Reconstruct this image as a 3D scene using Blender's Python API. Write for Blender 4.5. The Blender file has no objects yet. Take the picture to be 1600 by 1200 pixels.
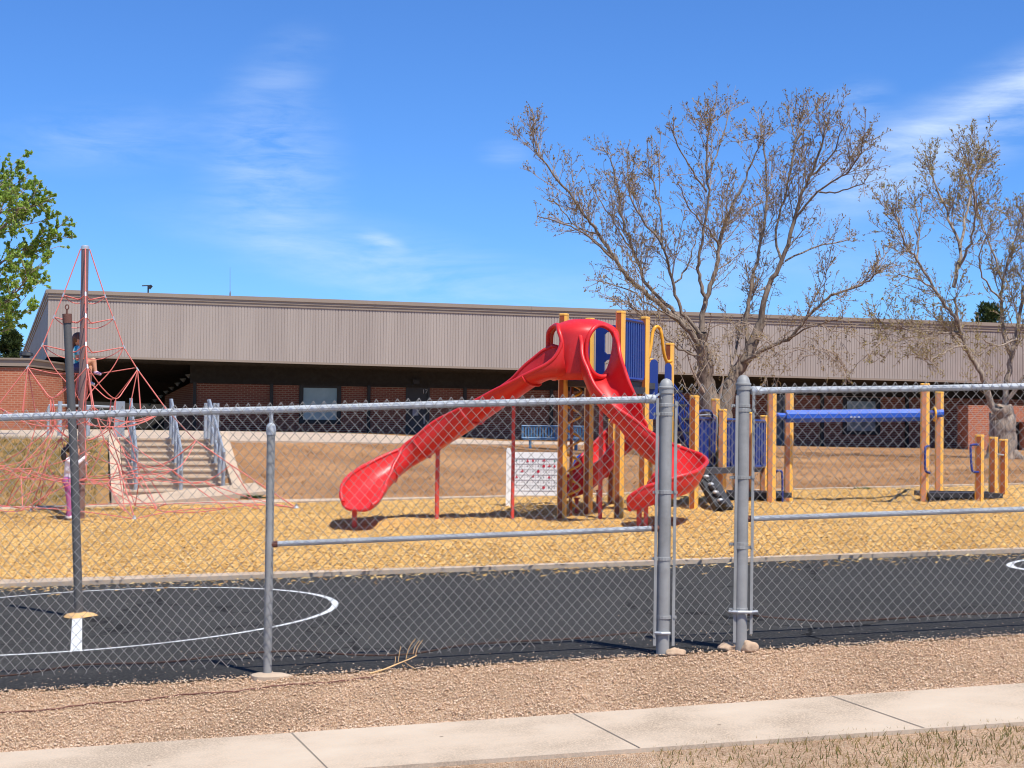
import bpy, bmesh, math, random
from mathutils import Vector, Matrix

random.seed(7)
C = bpy.context.scene.collection
scene = bpy.context.scene
PI = math.pi

# ------------------------------------------------------------------ camera model
F = 2600.0
ZC = 1.5
TH = math.atan(65 / F)
RHO = 0.012
_r = Vector((1, 0, 0)); _f = Vector((0, math.cos(TH), math.sin(TH))); _u = Vector((0, -math.sin(TH), math.cos(TH)))
CR = _r * math.cos(RHO) + _u * math.sin(RHO)
CU = _u * math.cos(RHO) - _r * math.sin(RHO)
CAM = Vector((0, 0, ZC))

def P(px, py, Y):
    """World point at depth Y in front of the camera along a photo ray (survey helper)."""
    d = _f + CR * ((px - 800) / F) + CU * ((600 - py) / F)
    return CAM + d * (Y / d.y)

# ------------------------------------------------------------------ terrain
KY = [2, 7, 9.2, 10.17, 11.57, 18.3, 28.5]
KA = [-2.0, -1.93, -1.83, -1.79, -1.638, -1.59, -1.26]
KB = [.066, .066, .066, .066, .0565, .0456, .037]

def lerp(a, b, t): return a + (b - a) * t
def clamp(x, a=0., b=1.): return max(a, min(b, x))
def smooth(t): t = clamp(t); return t * t * (3 - 2 * t)
def interp(xs, ys, x):
    if x <= xs[0]: return ys[0]
    for i in range(len(xs) - 1):
        if x <= xs[i + 1]:
            return lerp(ys[i], ys[i + 1], (x - xs[i]) / (xs[i + 1] - xs[i]))
    return ys[-1]

def plateau_edge(X): return interp([-5.2, -4, 0.6, 9, 20], [33, 35, 50, 58, 62], X)
def plateau_z(X): return interp([-7, -4.5, 0, 14, 30], [-.36, -.40, -.57, -.73, -.75], X)

def G(X, Y):
    Xc = clamp(X, -45, 45)
    if Y <= 28.5:
        v = Y - .077 * Xc * clamp((18.3 - Y) / 5.)
        return ZC + interp(KY, KA, v) + interp(KY, KB, v) * Xc
    z0 = -1.26 + .037 * clamp(Xc, -12, 14)
    if Xc < -7.5:
        pass
    Ye = plateau_edge(Xc); zp = plateau_z(Xc)
    t = clamp((Y - 28.5) / (Ye - 28.5))
    w = clamp((-3.5 - Xc) / 2.)          # steep clean bank at the left, long soft one to the right
    g = lerp(1 - (1 - t) ** 1.9, .35 * smooth(t) + .65 * t, w)
    return ZC + lerp(z0, zp, g)

def PG(px, Y):
    py = 800
    for _ in range(4):
        p = P(px, py, Y)
        z = G(p.x, Y)
        py = py - (z - p.z) * F / Y
    return Vector((p.x, Y, G(p.x, Y)))

def px_x(px, Y, py=700): return P(px, py, Y).x

# ------------------------------------------------------------------ mesh builder
BASE = {}

class MB:
    def __init__(self): self.v = []; self.f = []; self.m = []
    def add(self, vs, fs, mi=0):
        o = len(self.v)
        self.v.extend([tuple(a) for a in vs])
        for q in fs:
            self.f.append(tuple(i + o for i in q)); self.m.append(mi)
        return self
    def quad(self, a, b, c, d, mi=0): return self.add([a, b, c, d], [(0, 1, 2, 3)], mi)
    def box(self, c, s, ax=None, mi=0, bev=0):
        c = Vector(c); ax = ax or (Vector((1, 0, 0)), Vector((0, 1, 0)), Vector((0, 0, 1)))
        a, b, d = [Vector(ax[i]).normalized() * (s[i] / 2) for i in range(3)]
        if a.cross(b).dot(d) < 0: b = -b
        vs = [c + a * i + b * j + d * k for k in (-1, 1) for j in (-1, 1) for i in (-1, 1)]
        return self.add(vs, [(0, 2, 3, 1), (4, 5, 7, 6), (0, 1, 5, 4), (2, 6, 7, 3), (0, 4, 6, 2), (1, 3, 7, 5)], mi)
    def bar(self, p, q, w, h, up=Vector((0, 0, 1)), mi=0):
        p = Vector(p); q = Vector(q); t = (q - p); L = t.length; t.normalize()
        s = t.cross(up)
        if s.length < 1e-4: s = t.cross(Vector((0, 1, 0)))
        s.normalize(); u = s.cross(t)
        return self.box((p + q) / 2, (L, w, h), (t, s, u), mi)
    def tube(self, pts, r, n=6, closed=False, mi=0, caps=True):
        pts = [Vector(p) for p in pts]; N = len(pts)
        rs = r if isinstance(r, (list, tuple)) else [r] * N
        o = len(self.v); prev = None
        for i in range(N):
            if closed: t = pts[(i + 1) % N] - pts[i - 1]
            else: t = pts[min(i + 1, N - 1)] - pts[max(i - 1, 0)]
            if t.length < 1e-9: t = Vector((0, 0, 1))
            t.normalize()
            if prev is None:
                s = t.cross(Vector((0, 0, 1)))
                if s.length < .05: s = t.cross(Vector((0, 1, 0)))
            else:
                s = prev - t * prev.dot(t)
                if s.length < 1e-4: s = t.cross(Vector((0, 1, 0.3)))
            s.normalize(); prev = s; b = t.cross(s)
            for k in range(n):
                a = 2 * PI * k / n
                self.v.append(tuple(pts[i] + (s * math.cos(a) + b * math.sin(a)) * rs[i]))
        M = N if closed else N - 1
        for i in range(M):
            j = (i + 1) % N
            for k in range(n):
                k2 = (k + 1) % n
                self.f.append((o + i * n + k, o + i * n + k2, o + j * n + k2, o + j * n + k)); self.m.append(mi)
        if caps and not closed:
            self.f.append(tuple(o + k for k in reversed(range(n)))); self.m.append(mi)
            self.f.append(tuple(o + (N - 1) * n + k for k in range(n))); self.m.append(mi)
        return self
    def lathe(self, c, prof, n=16, ax=None, mi=0):
        """prof: (radius, height) pairs round the vertical through c."""
        c = Vector(c); o = len(self.v); N = len(prof)
        for (r, h) in prof:
            for k in range(n):
                a = 2 * PI * k / n
                self.v.append((c.x + r * math.cos(a), c.y + r * math.sin(a), c.z + h))
        for i in range(N - 1):
            for k in range(n):
                k2 = (k + 1) % n
                self.f.append((o + i * n + k, o + i * n + k2, o + (i + 1) * n + k2, o + (i + 1) * n + k)); self.m.append(mi)
        self.f.append(tuple(o + k for k in reversed(range(n)))); self.m.append(mi)
        self.f.append(tuple(o + (N - 1) * n + k for k in range(n))); self.m.append(mi)
        return self
    def prism(self, poly, d, mi=0):
        """poly: 3D outline; extruded along vector d."""
        n = len(poly); poly = [Vector(p) for p in poly]; d = Vector(d); nw = Vector()
        for i in range(n): nw += (poly[i] - poly[0]).cross(poly[(i + 1) % n] - poly[0])
        if nw.dot(d) < 0: poly.reverse()
        vs = poly + [p + d for p in poly]
        fs = [tuple(reversed(range(n))), tuple(range(n, 2 * n))]
        for i in range(n): fs.append((i, (i + 1) % n, n + (i + 1) % n, n + i))
        return self.add(vs, fs, mi)
    def ball(self, c, r, n=10, m=7, mi=0, ax=None):
        c = Vector(c); rr = r if isinstance(r, (tuple, list)) else (r, r, r)
        ax = ax or (Vector((1, 0, 0)), Vector((0, 1, 0)), Vector((0, 0, 1)))
        vs = []; fs = []
        for i in range(m + 1):
            th = PI * i / m
            for k in range(n):
                a = 2 * PI * k / n
                vs.append(c + ax[0] * (rr[0] * math.sin(th) * math.cos(a)) + ax[1] * (rr[1] * math.sin(th) * math.sin(a)) + ax[2] * (rr[2] * math.cos(th)))
        for i in range(m):
            for k in range(n):
                k2 = (k + 1) % n
                fs.append((i * n + k, (i + 1) * n + k, (i + 1) * n + k2, i * n + k2))
        return self.add(vs, fs, mi)
    def build(self, name, mat, parent=None, loc=None, sm=False, auto=None):
        base = BASE[parent.name] if parent else Vector(loc if loc is not None else (0, 0, 0))
        me = bpy.data.meshes.new(name)
        bx, by, bz = base
        me.from_pydata([(x - bx, y - by, z - bz) for x, y, z in self.v], [], self.f)
        mats = mat if isinstance(mat, (list, tuple)) else [mat]
        for m_ in mats: me.materials.append(m_)
        if len(mats) > 1: me.polygons.foreach_set('material_index', self.m)
        if sm: me.polygons.foreach_set('use_smooth', [True] * len(me.polygons))
        me.update()
        o = bpy.data.objects.new(name, me); C.objects.link(o)
        if auto is not None:
            me.polygons.foreach_set('use_smooth', [True] * len(me.polygons))
            try: me.set_sharp_from_angle(angle=auto)
            except Exception: pass
        if parent: o.parent = parent
        else: o.location = base
        BASE[o.name] = base
        return o

def tag(o, label=None, cat=None, group=None, kind=None):
    if label: o['label'] = label
    if cat: o['category'] = cat
    if group: o['group'] = group
    if kind: o['kind'] = kind
    return o

def empty(name, loc, label, cat, group=None):
    o = bpy.data.objects.new(name, None); C.objects.link(o)
    o.location = loc; o.empty_display_size = .2
    BASE[o.name] = Vector(loc)
    return tag(o, label, cat, group)

def catmull(pts, k=6):
    pts = [Vector(p) for p in pts]; out = []
    for i in range(len(pts) - 1):
        p0 = pts[max(i - 1, 0)]; p1 = pts[i]; p2 = pts[i + 1]; p3 = pts[min(i + 2, len(pts) - 1)]
        for j in range(k):
            t = j / k
            out.append(.5 * ((2 * p1) + (p2 - p0) * t + (2 * p0 - 5 * p1 + 4 * p2 - p3) * t * t + (3 * p1 - p0 - 3 * p2 + p3) * t ** 3))
    out.append(pts[-1]); return out

# ------------------------------------------------------------------ materials
def srgb(r, g, b):
    def c(x):
        x /= 255.
        return x / 12.92 if x <= .04045 else ((x + .055) / 1.055) ** 2.4
    return (c(r), c(g), c(b), 1)

class NT:
    def __init__(self, name):
        self.m = bpy.data.materials.new(name); self.m.use_nodes = True
        self.t = self.m.node_tree; self.b = self.t.nodes['Principled BSDF']
        self.co = self.n('ShaderNodeTexCoord').outputs['Object']
    def n(self, k, **kw):
        nd = self.t.nodes.new(k)
        for a, v in kw.items():
            if hasattr(nd, a): setattr(nd, a, v)
        return nd
    def l(self, a, b): self.t.links.new(a, b)
    def noise(self, scale, detail=3, rough=.55, co=None):
        nd = self.n('ShaderNodeTexNoise'); nd.inputs['Scale'].default_value = scale
        nd.inputs['Detail'].default_value = detail; nd.inputs['Roughness'].default_value = rough
        self.l(co or self.co, nd.inputs['Vector']); return nd.outputs['Fac']
    def voro(self, scale, co=None, out='Color', feature='F1'):
        nd = self.n('ShaderNodeTexVoronoi', feature=feature); nd.inputs['Scale'].default_value = scale
        self.l(co or self.co, nd.inputs['Vector']); return nd.outputs[out]
    def ramp(self, fac, stops, interp='LINEAR'):
        nd = self.n('ShaderNodeValToRGB'); cr = nd.color_ramp; cr.interpolation = interp
        while len(cr.elements) < len(stops): cr.elements.new(.5)
        for e, (p, c) in zip(cr.elements, stops): e.position = p; e.color = c
        self.l(fac, nd.inputs['Fac']); return nd.outputs['Color']
    def mix(self, fac, a, b, bt='MIX'):
        nd = self.n('ShaderNodeMix', data_type='RGBA', blend_type=bt)
        for sock, v in ((nd.inputs[0], fac), (nd.inputs[6], a), (nd.inputs[7], b)):
            if hasattr(v, 'is_output'): self.l(v, sock)
            else: sock.default_value = v
        return nd.outputs[2]
    def math(self, op, a, b=None):
        nd = self.n('ShaderNodeMath', operation=op)
        for i, v in enumerate((a, b)):
            if v is None: continue
            if hasattr(v, 'is_output'): self.l(v, nd.inputs[i])
            else: nd.inputs[i].default_value = v
        return nd.outputs[0]
    def bump(self, h, s=.3, d=.01):
        nd = self.n('ShaderNodeBump'); nd.inputs['Strength'].default_value = s; nd.inputs['Distance'].default_value = d
        self.l(h, nd.inputs['Height']); self.l(nd.outputs[0], self.b.inputs['Normal'])
    def scaled(self, s, off=(0, 0, 0)):
        nd = self.n('ShaderNodeMapping'); nd.inputs['Scale'].default_value = s; nd.inputs['Location'].default_value = off
        self.l(self.co, nd.inputs['Vector']); return nd.outputs[0]
    def done(self, col=None, rough=None, metal=None, spec=None):
        if col is not None:
            if hasattr(col, 'is_output'): self.l(col, self.b.inputs['Base Color'])
            else: self.b.inputs['Base Color'].default_value = col
        if rough is not None:
            if hasattr(rough, 'is_output'): self.l(rough, self.b.inputs['Roughness'])
            else: self.b.inputs['Roughness'].default_value = rough
        if metal is not None: self.b.inputs['Metallic'].default_value = metal
        if spec is not None: self.b.inputs['Specular IOR Level'].default_value = spec
        return self.m

def sc(c, k): return (c[0] * k, c[1] * k, c[2] * k, 1)

def simple(name, col, rough=.5, var=.2, scale=6, metal=0, bump=0, bscale=60, spec=.5, dirt=None, dscale=2.):
    t = NT(name)
    c = t.mix(t.noise(scale, 4), sc(col, 1 - var), sc(col, 1 + var))
    if dirt:
        c = t.mix(t.ramp(t.noise(dscale, 5, .65), [(.48, (0, 0, 0, 1)), (.72, (1, 1, 1, 1))]), c, dirt)
    if bump: t.bump(t.noise(bscale, 3), bump, .01)
    r = t.ramp(t.noise(scale * 2.3, 3), [(.3, (rough * .85,) * 3 + (1,)), (.7, (min(1, rough * 1.15),) * 3 + (1,))])
    return t.done(c, r, metal, spec)

M = {}
M['galv'] = simple('galvanised_steel', (.43, .45, .47, 1), .5, .14, 9, .15, .05, dirt=(.30, .31, .32, 1), dscale=3)
M['wire'] = simple('chain_link_wire', (.30, .285, .26, 1), .45, .12, 4, .25)
M['galv_post'] = simple('weathered_galvanised_post', (.285, .282, .27, 1), .6, .2, 9, .05, .08, dirt=(.19, .185, .17, 1), dscale=3)
M['rust'] = simple('rusty_iron', srgb(108, 70, 58), .85, .3, 14, 0, .3, 120)
M['rust_dark'] = simple('dark_rusty_wire', srgb(74, 54, 46), .9, .3, 14)
M['red_plastic'] = simple('red_slide_plastic', (.72, .016, .024, 1), .30, .10, 1.6, bump=.03, bscale=5)
t = NT('sun_faded_red_plastic')
fade = t.ramp(t.noise(1.5, 5, .65), [(.38, (0, 0, 0, 1)), (.68, (1, 1, 1, 1))])
c = t.mix(t.math('MULTIPLY', fade, .6), (.60, .016, .018, 1), (.66, .042, .040, 1))
scf = t.ramp(t.noise(16, 5, .75, t.scaled((1, 1, .5))), [(.60, (0, 0, 0, 1)), (.70, (1, 1, 1, 1))])
c = t.mix(t.math('MULTIPLY', scf, .30), c, (.74, .15, .14, 1))
t.bump(t.noise(7, 4), .05, .01)
M['red_plastic'] = t.done(c, t.ramp(t.noise(5, 5, .7), [(.3, (.30, .30, .30, 1)), (.7, (.52, .52, .52, 1))]), 0, .4)
M['red_metal'] = simple('red_painted_pipe', srgb(205, 72, 58), .45, .14, 7)
M['blue_plastic'] = simple('blue_panel_plastic', (.014, .038, .21, 1), .38, .15, 4)
M['blue_bright'] = simple('blue_track_plastic', (.022, .095, .48, 1), .36, .12, 3)
M['blue_metal'] = simple('blue_painted_pipe', (.02, .035, .2, 1), .4, .12, 6)
M['yellow'] = simple('yellow_post_edge', srgb(238, 178, 76), .45, .10, 6)
M['post_face'] = simple('orange_brown_post_face', srgb(160, 84, 40), .6, .16, 5, bump=.04, dirt=srgb(128, 68, 36), dscale=4)
M['post_face_pale'] = simple('faded_tan_post_face', srgb(214, 146, 104), .6, .14, 5, bump=.04, dirt=srgb(176, 112, 80), dscale=4)
M['yellow_metal'] = simple('yellow_painted_pipe', srgb(226, 160, 44), .4, .14, 8)
M['black_plastic'] = simple('black_plastic', (.022, .022, .025, 1), .5, .3, 8)
M['dark_deck'] = simple('dark_grey_deck_coating', (.05, .05, .055, 1), .6, .25, 20)
M['white_board'] = simple('white_board_plastic', (.86, .86, .85, 1), .4, .03, 2)
M['pole_dark'] = simple('dark_weathered_steel_pole', srgb(96, 92, 88), .55, .2, 6, .2, .1, 60)
M['net_pole'] = simple('brown_coated_steel_mast', srgb(132, 104, 96), .3, .12, 4, .25)
M['rope'] = simple('coral_red_rope', srgb(212, 120, 110), .75, .16, 12)
M['clip'] = simple('aluminium_clip', (.65, .65, .65, 1), .35, .1, 10, .6)
M['concrete'] = simple('concrete', srgb(186, 164, 140), .85, .14, 3, bump=.12, bscale=80, dirt=srgb(168, 148, 126), dscale=1.4)
M['steel_rail'] = simple('grey_galvanised_handrail', (.36, .39, .42, 1), .5, .15, 7, .35)
M['trim'] = simple('taupe_metal_trim', srgb(144, 128, 112), .5, .08, 1.2)
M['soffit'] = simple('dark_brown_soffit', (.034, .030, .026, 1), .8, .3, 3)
M['dark_frame'] = simple('dark_bronze_frame', (.022, .02, .019, 1), .5, .2, 5)
M['door'] = simple('dark_grey_painted_door', (.045, .045, .048, 1), .5, .15, 3)
M['door_blue'] = simple('blue_grey_door', srgb(104, 112, 122), .5, .1, 3)
M['white_paint'] = simple('white_paint', (.78, .78, .77, 1), .55, .05, 4)
M['paper'] = simple('grey_paper_notice', (.42, .40, .44, 1), .7, .05, 4)
M['patch_light'] = simple('pale_sun_patch', (.45, .43, .38, 1), .8, .12, 4)
M['bench'] = simple('blue_coated_bench_steel', (.07, .15, .25, 1), .45, .15, 8)
M['roof'] = simple('flat_roof_membrane', srgb(150, 145, 138), .9, .1, 1)
M['twig'] = simple('dry_stalk', srgb(206, 168, 118), .8, .15, 20)
M['bark'] = None

t = NT('window_glass_with_blinds')
c = t.mix(t.ramp(t.noise(1.5, 2), [(.35, (0, 0, 0, 1)), (.65, (1, 1, 1, 1))]), (.36, .46, .49, 1), (.46, .57, .59, 1))
M['glass'] = t.done(c, .12, 0, .6)
t = NT('dull_window_glass')
c = t.mix(t.ramp(t.noise(2.2, 4), [(.42, (0, 0, 0, 1)), (.6, (1, 1, 1, 1))]), (.20, .23, .24, 1), (.36, .40, .42, 1))
M['glass_dull'] = t.done(c, .15, 0, .6)

def bark(name, a, b):
    t = NT(name)
    co = t.scaled((9, 9, 1.6))
    n1 = t.noise(2.2, 5, .65, co)
    c = t.ramp(n1, [(.3, a), (.7, b)])
    t.bump(n1, .8, .03)
    return t.done(c, .9)
M['bark'] = bark('grey_brown_bark', srgb(70, 58, 50), srgb(154, 136, 118))
M['bark_pale'] = bark('pale_grey_bark', srgb(92, 80, 70), srgb(178, 160, 142))
M['twigs'] = bark('twig_bark', srgb(124, 106, 92), srgb(178, 158, 138))

def leafmat(name, cols, scale=3.0):
    t = NT(name)
    n = t.n('ShaderNodeNewGeometry').outputs['Random Per Island']
    k = len(cols)
    c = t.ramp(n, [(i / (k - 1), cc) for i, cc in enumerate(cols)])
    m = t.done(c, .6, 0, .3)
    # a little light through the blade
    tr = t.n('ShaderNodeBsdfTranslucent'); t.l(c, tr.inputs['Color'])
    mx = t.n('ShaderNodeMixShader'); mx.inputs[0].default_value = .3
    out = [x for x in t.t.nodes if x.type == 'OUTPUT_MATERIAL'][0]
    t.l(t.b.outputs[0], mx.inputs[1]); t.l(tr.outputs[0], mx.inputs[2]); t.l(mx.outputs[0], out.inputs[0])
    return m
M['buds'] = leafmat('olive_brown_spring_buds', [srgb(116, 92, 52), srgb(150, 124, 62), srgb(132, 100, 64), srgb(168, 144, 74), srgb(120, 106, 54)])
M['buds_green'] = leafmat('yellow_green_spring_buds', [srgb(146, 130, 74), srgb(168, 156, 86), srgb(140, 114, 78), srgb(182, 168, 104)])
M['leaf'] = leafmat('fresh_green_leaves', [srgb(116, 148, 50), srgb(158, 186, 74), srgb(136, 164, 62), srgb(180, 198, 98), srgb(146, 158, 80)])
M['conifer'] = leafmat('dark_evergreen_needles', [srgb(44, 58, 28), srgb(66, 80, 38), srgb(54, 66, 34), srgb(84, 92, 48)])
M['weed'] = leafmat('weed_leaves', [srgb(66, 92, 40), srgb(84, 104, 52), srgb(58, 82, 40)])
M['dry_grass'] = leafmat('dry_and_green_grass_blades', [srgb(150, 124, 72), srgb(112, 110, 56), srgb(168, 138, 84), srgb(88, 96, 46)])

# fascia: ribbed metal, lightly streaked
t = NT('taupe_ribbed_metal')
st = t.noise(1.0, 4, .6, t.scaled((1.6, 1.6, .12)))
c = t.mix(t.ramp(st, [(.35, (0, 0, 0, 1)), (.7, (1, 1, 1, 1))]), srgb(156, 143, 133), srgb(169, 156, 145))
# weathering and tree shade, both painted into the stretch towards the trees
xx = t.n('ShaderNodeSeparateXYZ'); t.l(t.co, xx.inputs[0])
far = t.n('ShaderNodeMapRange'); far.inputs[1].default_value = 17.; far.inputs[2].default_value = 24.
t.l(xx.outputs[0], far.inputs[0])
stain_shade = t.ramp(t.noise(1.1, 6, .7, t.scaled((1.8, 1.8, .5))), [(.38, (0, 0, 0, 1)), (.66, (1, 1, 1, 1))])
fm = t.math('MULTIPLY', far.outputs[0], stain_shade)
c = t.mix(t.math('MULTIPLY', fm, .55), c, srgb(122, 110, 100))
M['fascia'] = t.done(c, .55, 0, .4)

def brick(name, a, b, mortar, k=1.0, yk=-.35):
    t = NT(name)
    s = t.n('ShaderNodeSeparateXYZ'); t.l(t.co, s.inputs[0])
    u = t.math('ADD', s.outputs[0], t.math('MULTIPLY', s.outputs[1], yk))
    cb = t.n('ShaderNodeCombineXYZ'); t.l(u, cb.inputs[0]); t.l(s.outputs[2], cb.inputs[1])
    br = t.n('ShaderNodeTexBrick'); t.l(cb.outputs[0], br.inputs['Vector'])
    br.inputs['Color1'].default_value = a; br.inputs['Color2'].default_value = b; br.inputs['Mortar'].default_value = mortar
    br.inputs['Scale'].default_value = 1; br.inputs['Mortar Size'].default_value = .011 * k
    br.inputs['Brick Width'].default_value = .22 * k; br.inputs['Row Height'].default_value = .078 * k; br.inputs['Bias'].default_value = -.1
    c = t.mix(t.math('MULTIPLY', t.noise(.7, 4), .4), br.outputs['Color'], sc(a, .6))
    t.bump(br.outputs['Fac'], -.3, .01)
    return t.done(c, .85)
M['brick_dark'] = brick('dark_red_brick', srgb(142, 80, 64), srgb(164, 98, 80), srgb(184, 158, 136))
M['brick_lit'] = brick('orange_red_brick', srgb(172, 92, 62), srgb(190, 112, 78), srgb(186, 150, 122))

# wood chips
t = NT('orange_wood_chips')
co = t.scaled((1, .6, 1))
v1 = t.voro(48, co); v2 = t.voro(100, co)
sepa = t.n('ShaderNodeSeparateColor'); t.l(v1, sepa.inputs[0]); sepb = t.n('ShaderNodeSeparateColor'); t.l(v2, sepb.inputs[0])
c1 = t.ramp(sepa.outputs[0], [(0, srgb(170, 120, 62)), (.25, srgb(216, 168, 90)), (.65, srgb(232, 188, 108)), (.9, srgb(244, 212, 148)), (1, srgb(134, 92, 50))])
c2 = t.ramp(sepb.outputs[1], [(0, srgb(140, 92, 48)), (.35, srgb(206, 156, 88)), (.7, srgb(226, 180, 110)), (1, srgb(244, 214, 158))])
c = t.mix(.45, c1, c2)
big = t.ramp(t.noise(.8, 6, .68, t.scaled((1, .55, 1))), [(.34, (.80, .77, .74, 1)), (.62, (1.05, 1.04, 1.02, 1))])
c = t.mix(1., c, big, 'MULTIPLY')
h = t.math('ADD', sepa.outputs[1], t.math('MULTIPLY', sepb.outputs[2], .5))
t.bump(h, 1., .03)
M['chips'] = t.done(c, .85, 0, .05)
M['chip_bits'] = leafmat('loose_wood_chips', [srgb(150, 108, 58), srgb(212, 172, 98), srgb(230, 194, 124), srgb(186, 140, 78), srgb(242, 216, 158), srgb(120, 84, 48)])

# gravel
t = NT('tan_pea_gravel')
v1 = t.voro(105); d1 = t.voro(105, None, 'Distance')
sp = t.n('ShaderNodeSeparateColor'); t.l(v1, sp.inputs[0])
c = t.ramp(sp.outputs[0], [(0, srgb(176, 138, 106)), (.3, srgb(208, 170, 136)), (.6, srgb(220, 188, 154)), (.85, srgb(234, 206, 176)), (1, srgb(188, 158, 132))])
big = t.ramp(t.noise(1.3, 6, .68), [(.34, (.74, .72, .70, 1)), (.6, (1.06, 1.05, 1.04, 1))])
c = t.mix(1., c, big, 'MULTIPLY')
t.bump(t.math('SUBTRACT', 1, d1), 1., .02)
M['gravel'] = t.done(c, .9, 0, .05)
M['stones'] = leafmat('loose_gravel_stones', [srgb(212, 172, 134), srgb(238, 204, 168), srgb(226, 190, 156), srgb(248, 224, 194), srgb(214, 180, 150), srgb(178, 142, 114)])

# asphalt
t = NT('dark_asphalt')
n1 = t.noise(.55, 6, .65); n2 = t.noise(46, 3, .7); n3 = t.noise(2.6, 5, .7, t.scaled((1, .5, 1)))
c = t.ramp(n1, [(.3, (.029, .0285, .028, 1)), (.7, (.046, .045, .044, 1))])
c = t.mix(t.ramp(n2, [(.45, (0, 0, 0, 1)), (.66, (1, 1, 1, 1))]), c, (.075, .072, .068, 1))
c = t.mix(t.math('MULTIPLY', t.ramp(n3, [(.56, (0, 0, 0, 1)), (.72, (1, 1, 1, 1))]), .35), c, (.10, .092, .08, 1))
wob = t.n('ShaderNodeVectorMath', operation='ADD'); nzv = t.n('ShaderNodeTexNoise'); nzv.inputs['Scale'].default_value = 1.4; nzv.inputs['Detail'].default_value = 4
t.l(t.co, nzv.inputs['Vector']); t.l(t.co, wob.inputs[0]); t.l(nzv.outputs['Color'], wob.inputs[1])
ck = t.voro(.32, wob.outputs[0], 'Distance', 'DISTANCE_TO_EDGE')
crack = t.math('MULTIPLY', t.math('LESS_THAN', ck, .006), t.math('GREATER_THAN', t.noise(.35, 2), .44))
c = t.mix(t.math('MULTIPLY', crack, .8), c, (.012, .012, .012, 1))
spk = t.voro(11.); dst = t.voro(11., None, 'Distance')
s3 = t.n('ShaderNodeSeparateColor'); t.l(spk, s3.inputs[0])
spot = t.math('MULTIPLY', t.math('LESS_THAN', dst, .11), t.math('GREATER_THAN', s3.outputs[0], .74))
c = t.mix(t.math('MULTIPLY', spot, .8), c, (.34, .31, .26, 1))
t.bump(n2, .6, .015)
M['asphalt'] = t.done(c, .9, 0, .04)

# painted line, worn at its edges
t = NT('worn_white_line_paint')
c = t.mix(t.ramp(t.noise(20, 6, .75), [(.38, (1, 1, 1, 1)), (.47, (0, 0, 0, 1))]), (.70, .70, .69, 1), (.16, .16, .16, 1))
M['line'] = t.done(c, .7)

# sidewalk
t = NT('sidewalk_concrete')
c = t.ramp(t.noise(1.3, 6, .6), [(.34, srgb(152, 137, 119)), (.52, srgb(182, 166, 147)), (.7, srgb(194, 180, 161))])
c = t.mix(t.ramp(t.noise(90, 2), [(.4, (0, 0, 0, 1)), (.7, (1, 1, 1, 1))]), c, srgb(196, 174, 150))
dst = t.voro(5.5, None, 'Distance'); vc = t.n('ShaderNodeSeparateColor'); t.l(t.voro(5.5), vc.inputs[0])
spot = t.math('MULTIPLY', t.math('LESS_THAN', dst, .07), t.math('GREATER_THAN', vc.outputs[0], .7))
c = t.mix(t.math('MULTIPLY', spot, .7), c, srgb(100, 84, 70))
t.bump(t.noise(160, 2), .25, .005)
M['sidewalk'] = t.done(c, .85, 0, .08)

# dry dirt with greener bank at the left
t = NT('bare_dirt_and_dry_grass')
n1 = t.noise(.35, 6, .62); n2 = t.noise(14, 4, .7)
c = t.ramp(n1, [(.30, srgb(128, 94, 66)), (.5, srgb(172, 130, 92)), (.70, srgb(192, 150, 108))])
c = t.mix(t.ramp(n2, [(.42, (0, 0, 0, 1)), (.62, (1, 1, 1, 1))]), c, t.mix(.5, c, srgb(122, 88, 62)))
xs = t.n('ShaderNodeSeparateXYZ'); t.l(t.co, xs.inputs[0])
lft = t.n('ShaderNodeMapRange'); lft.inputs[1].default_value = -6.2; lft.inputs[2].default_value = -7.6; t.l(xs.outputs[0], lft.inputs[0])
gr = t.ramp(t.noise(3.2, 5, .7, t.scaled((1, 1, 2))), [(.44, (0, 0, 0, 1)), (.62, (1, 1, 1, 1))])
c = t.mix(lft.outputs[0], c, t.mix(gr, srgb(164, 128, 84), srgb(110, 94, 58)))
streak = t.ramp(t.noise(.6, 4, .6, t.scaled((.35, 1.6, 1))), [(.5, (0, 0, 0, 1)), (.7, (1, 1, 1, 1))])
c = t.mix(t.math('MULTIPLY', streak, .6), c, srgb(124, 94, 72))
t.bump(n2, .8, .06)
M['dirt'] = t.done(c, .95, 0, .0)

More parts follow.
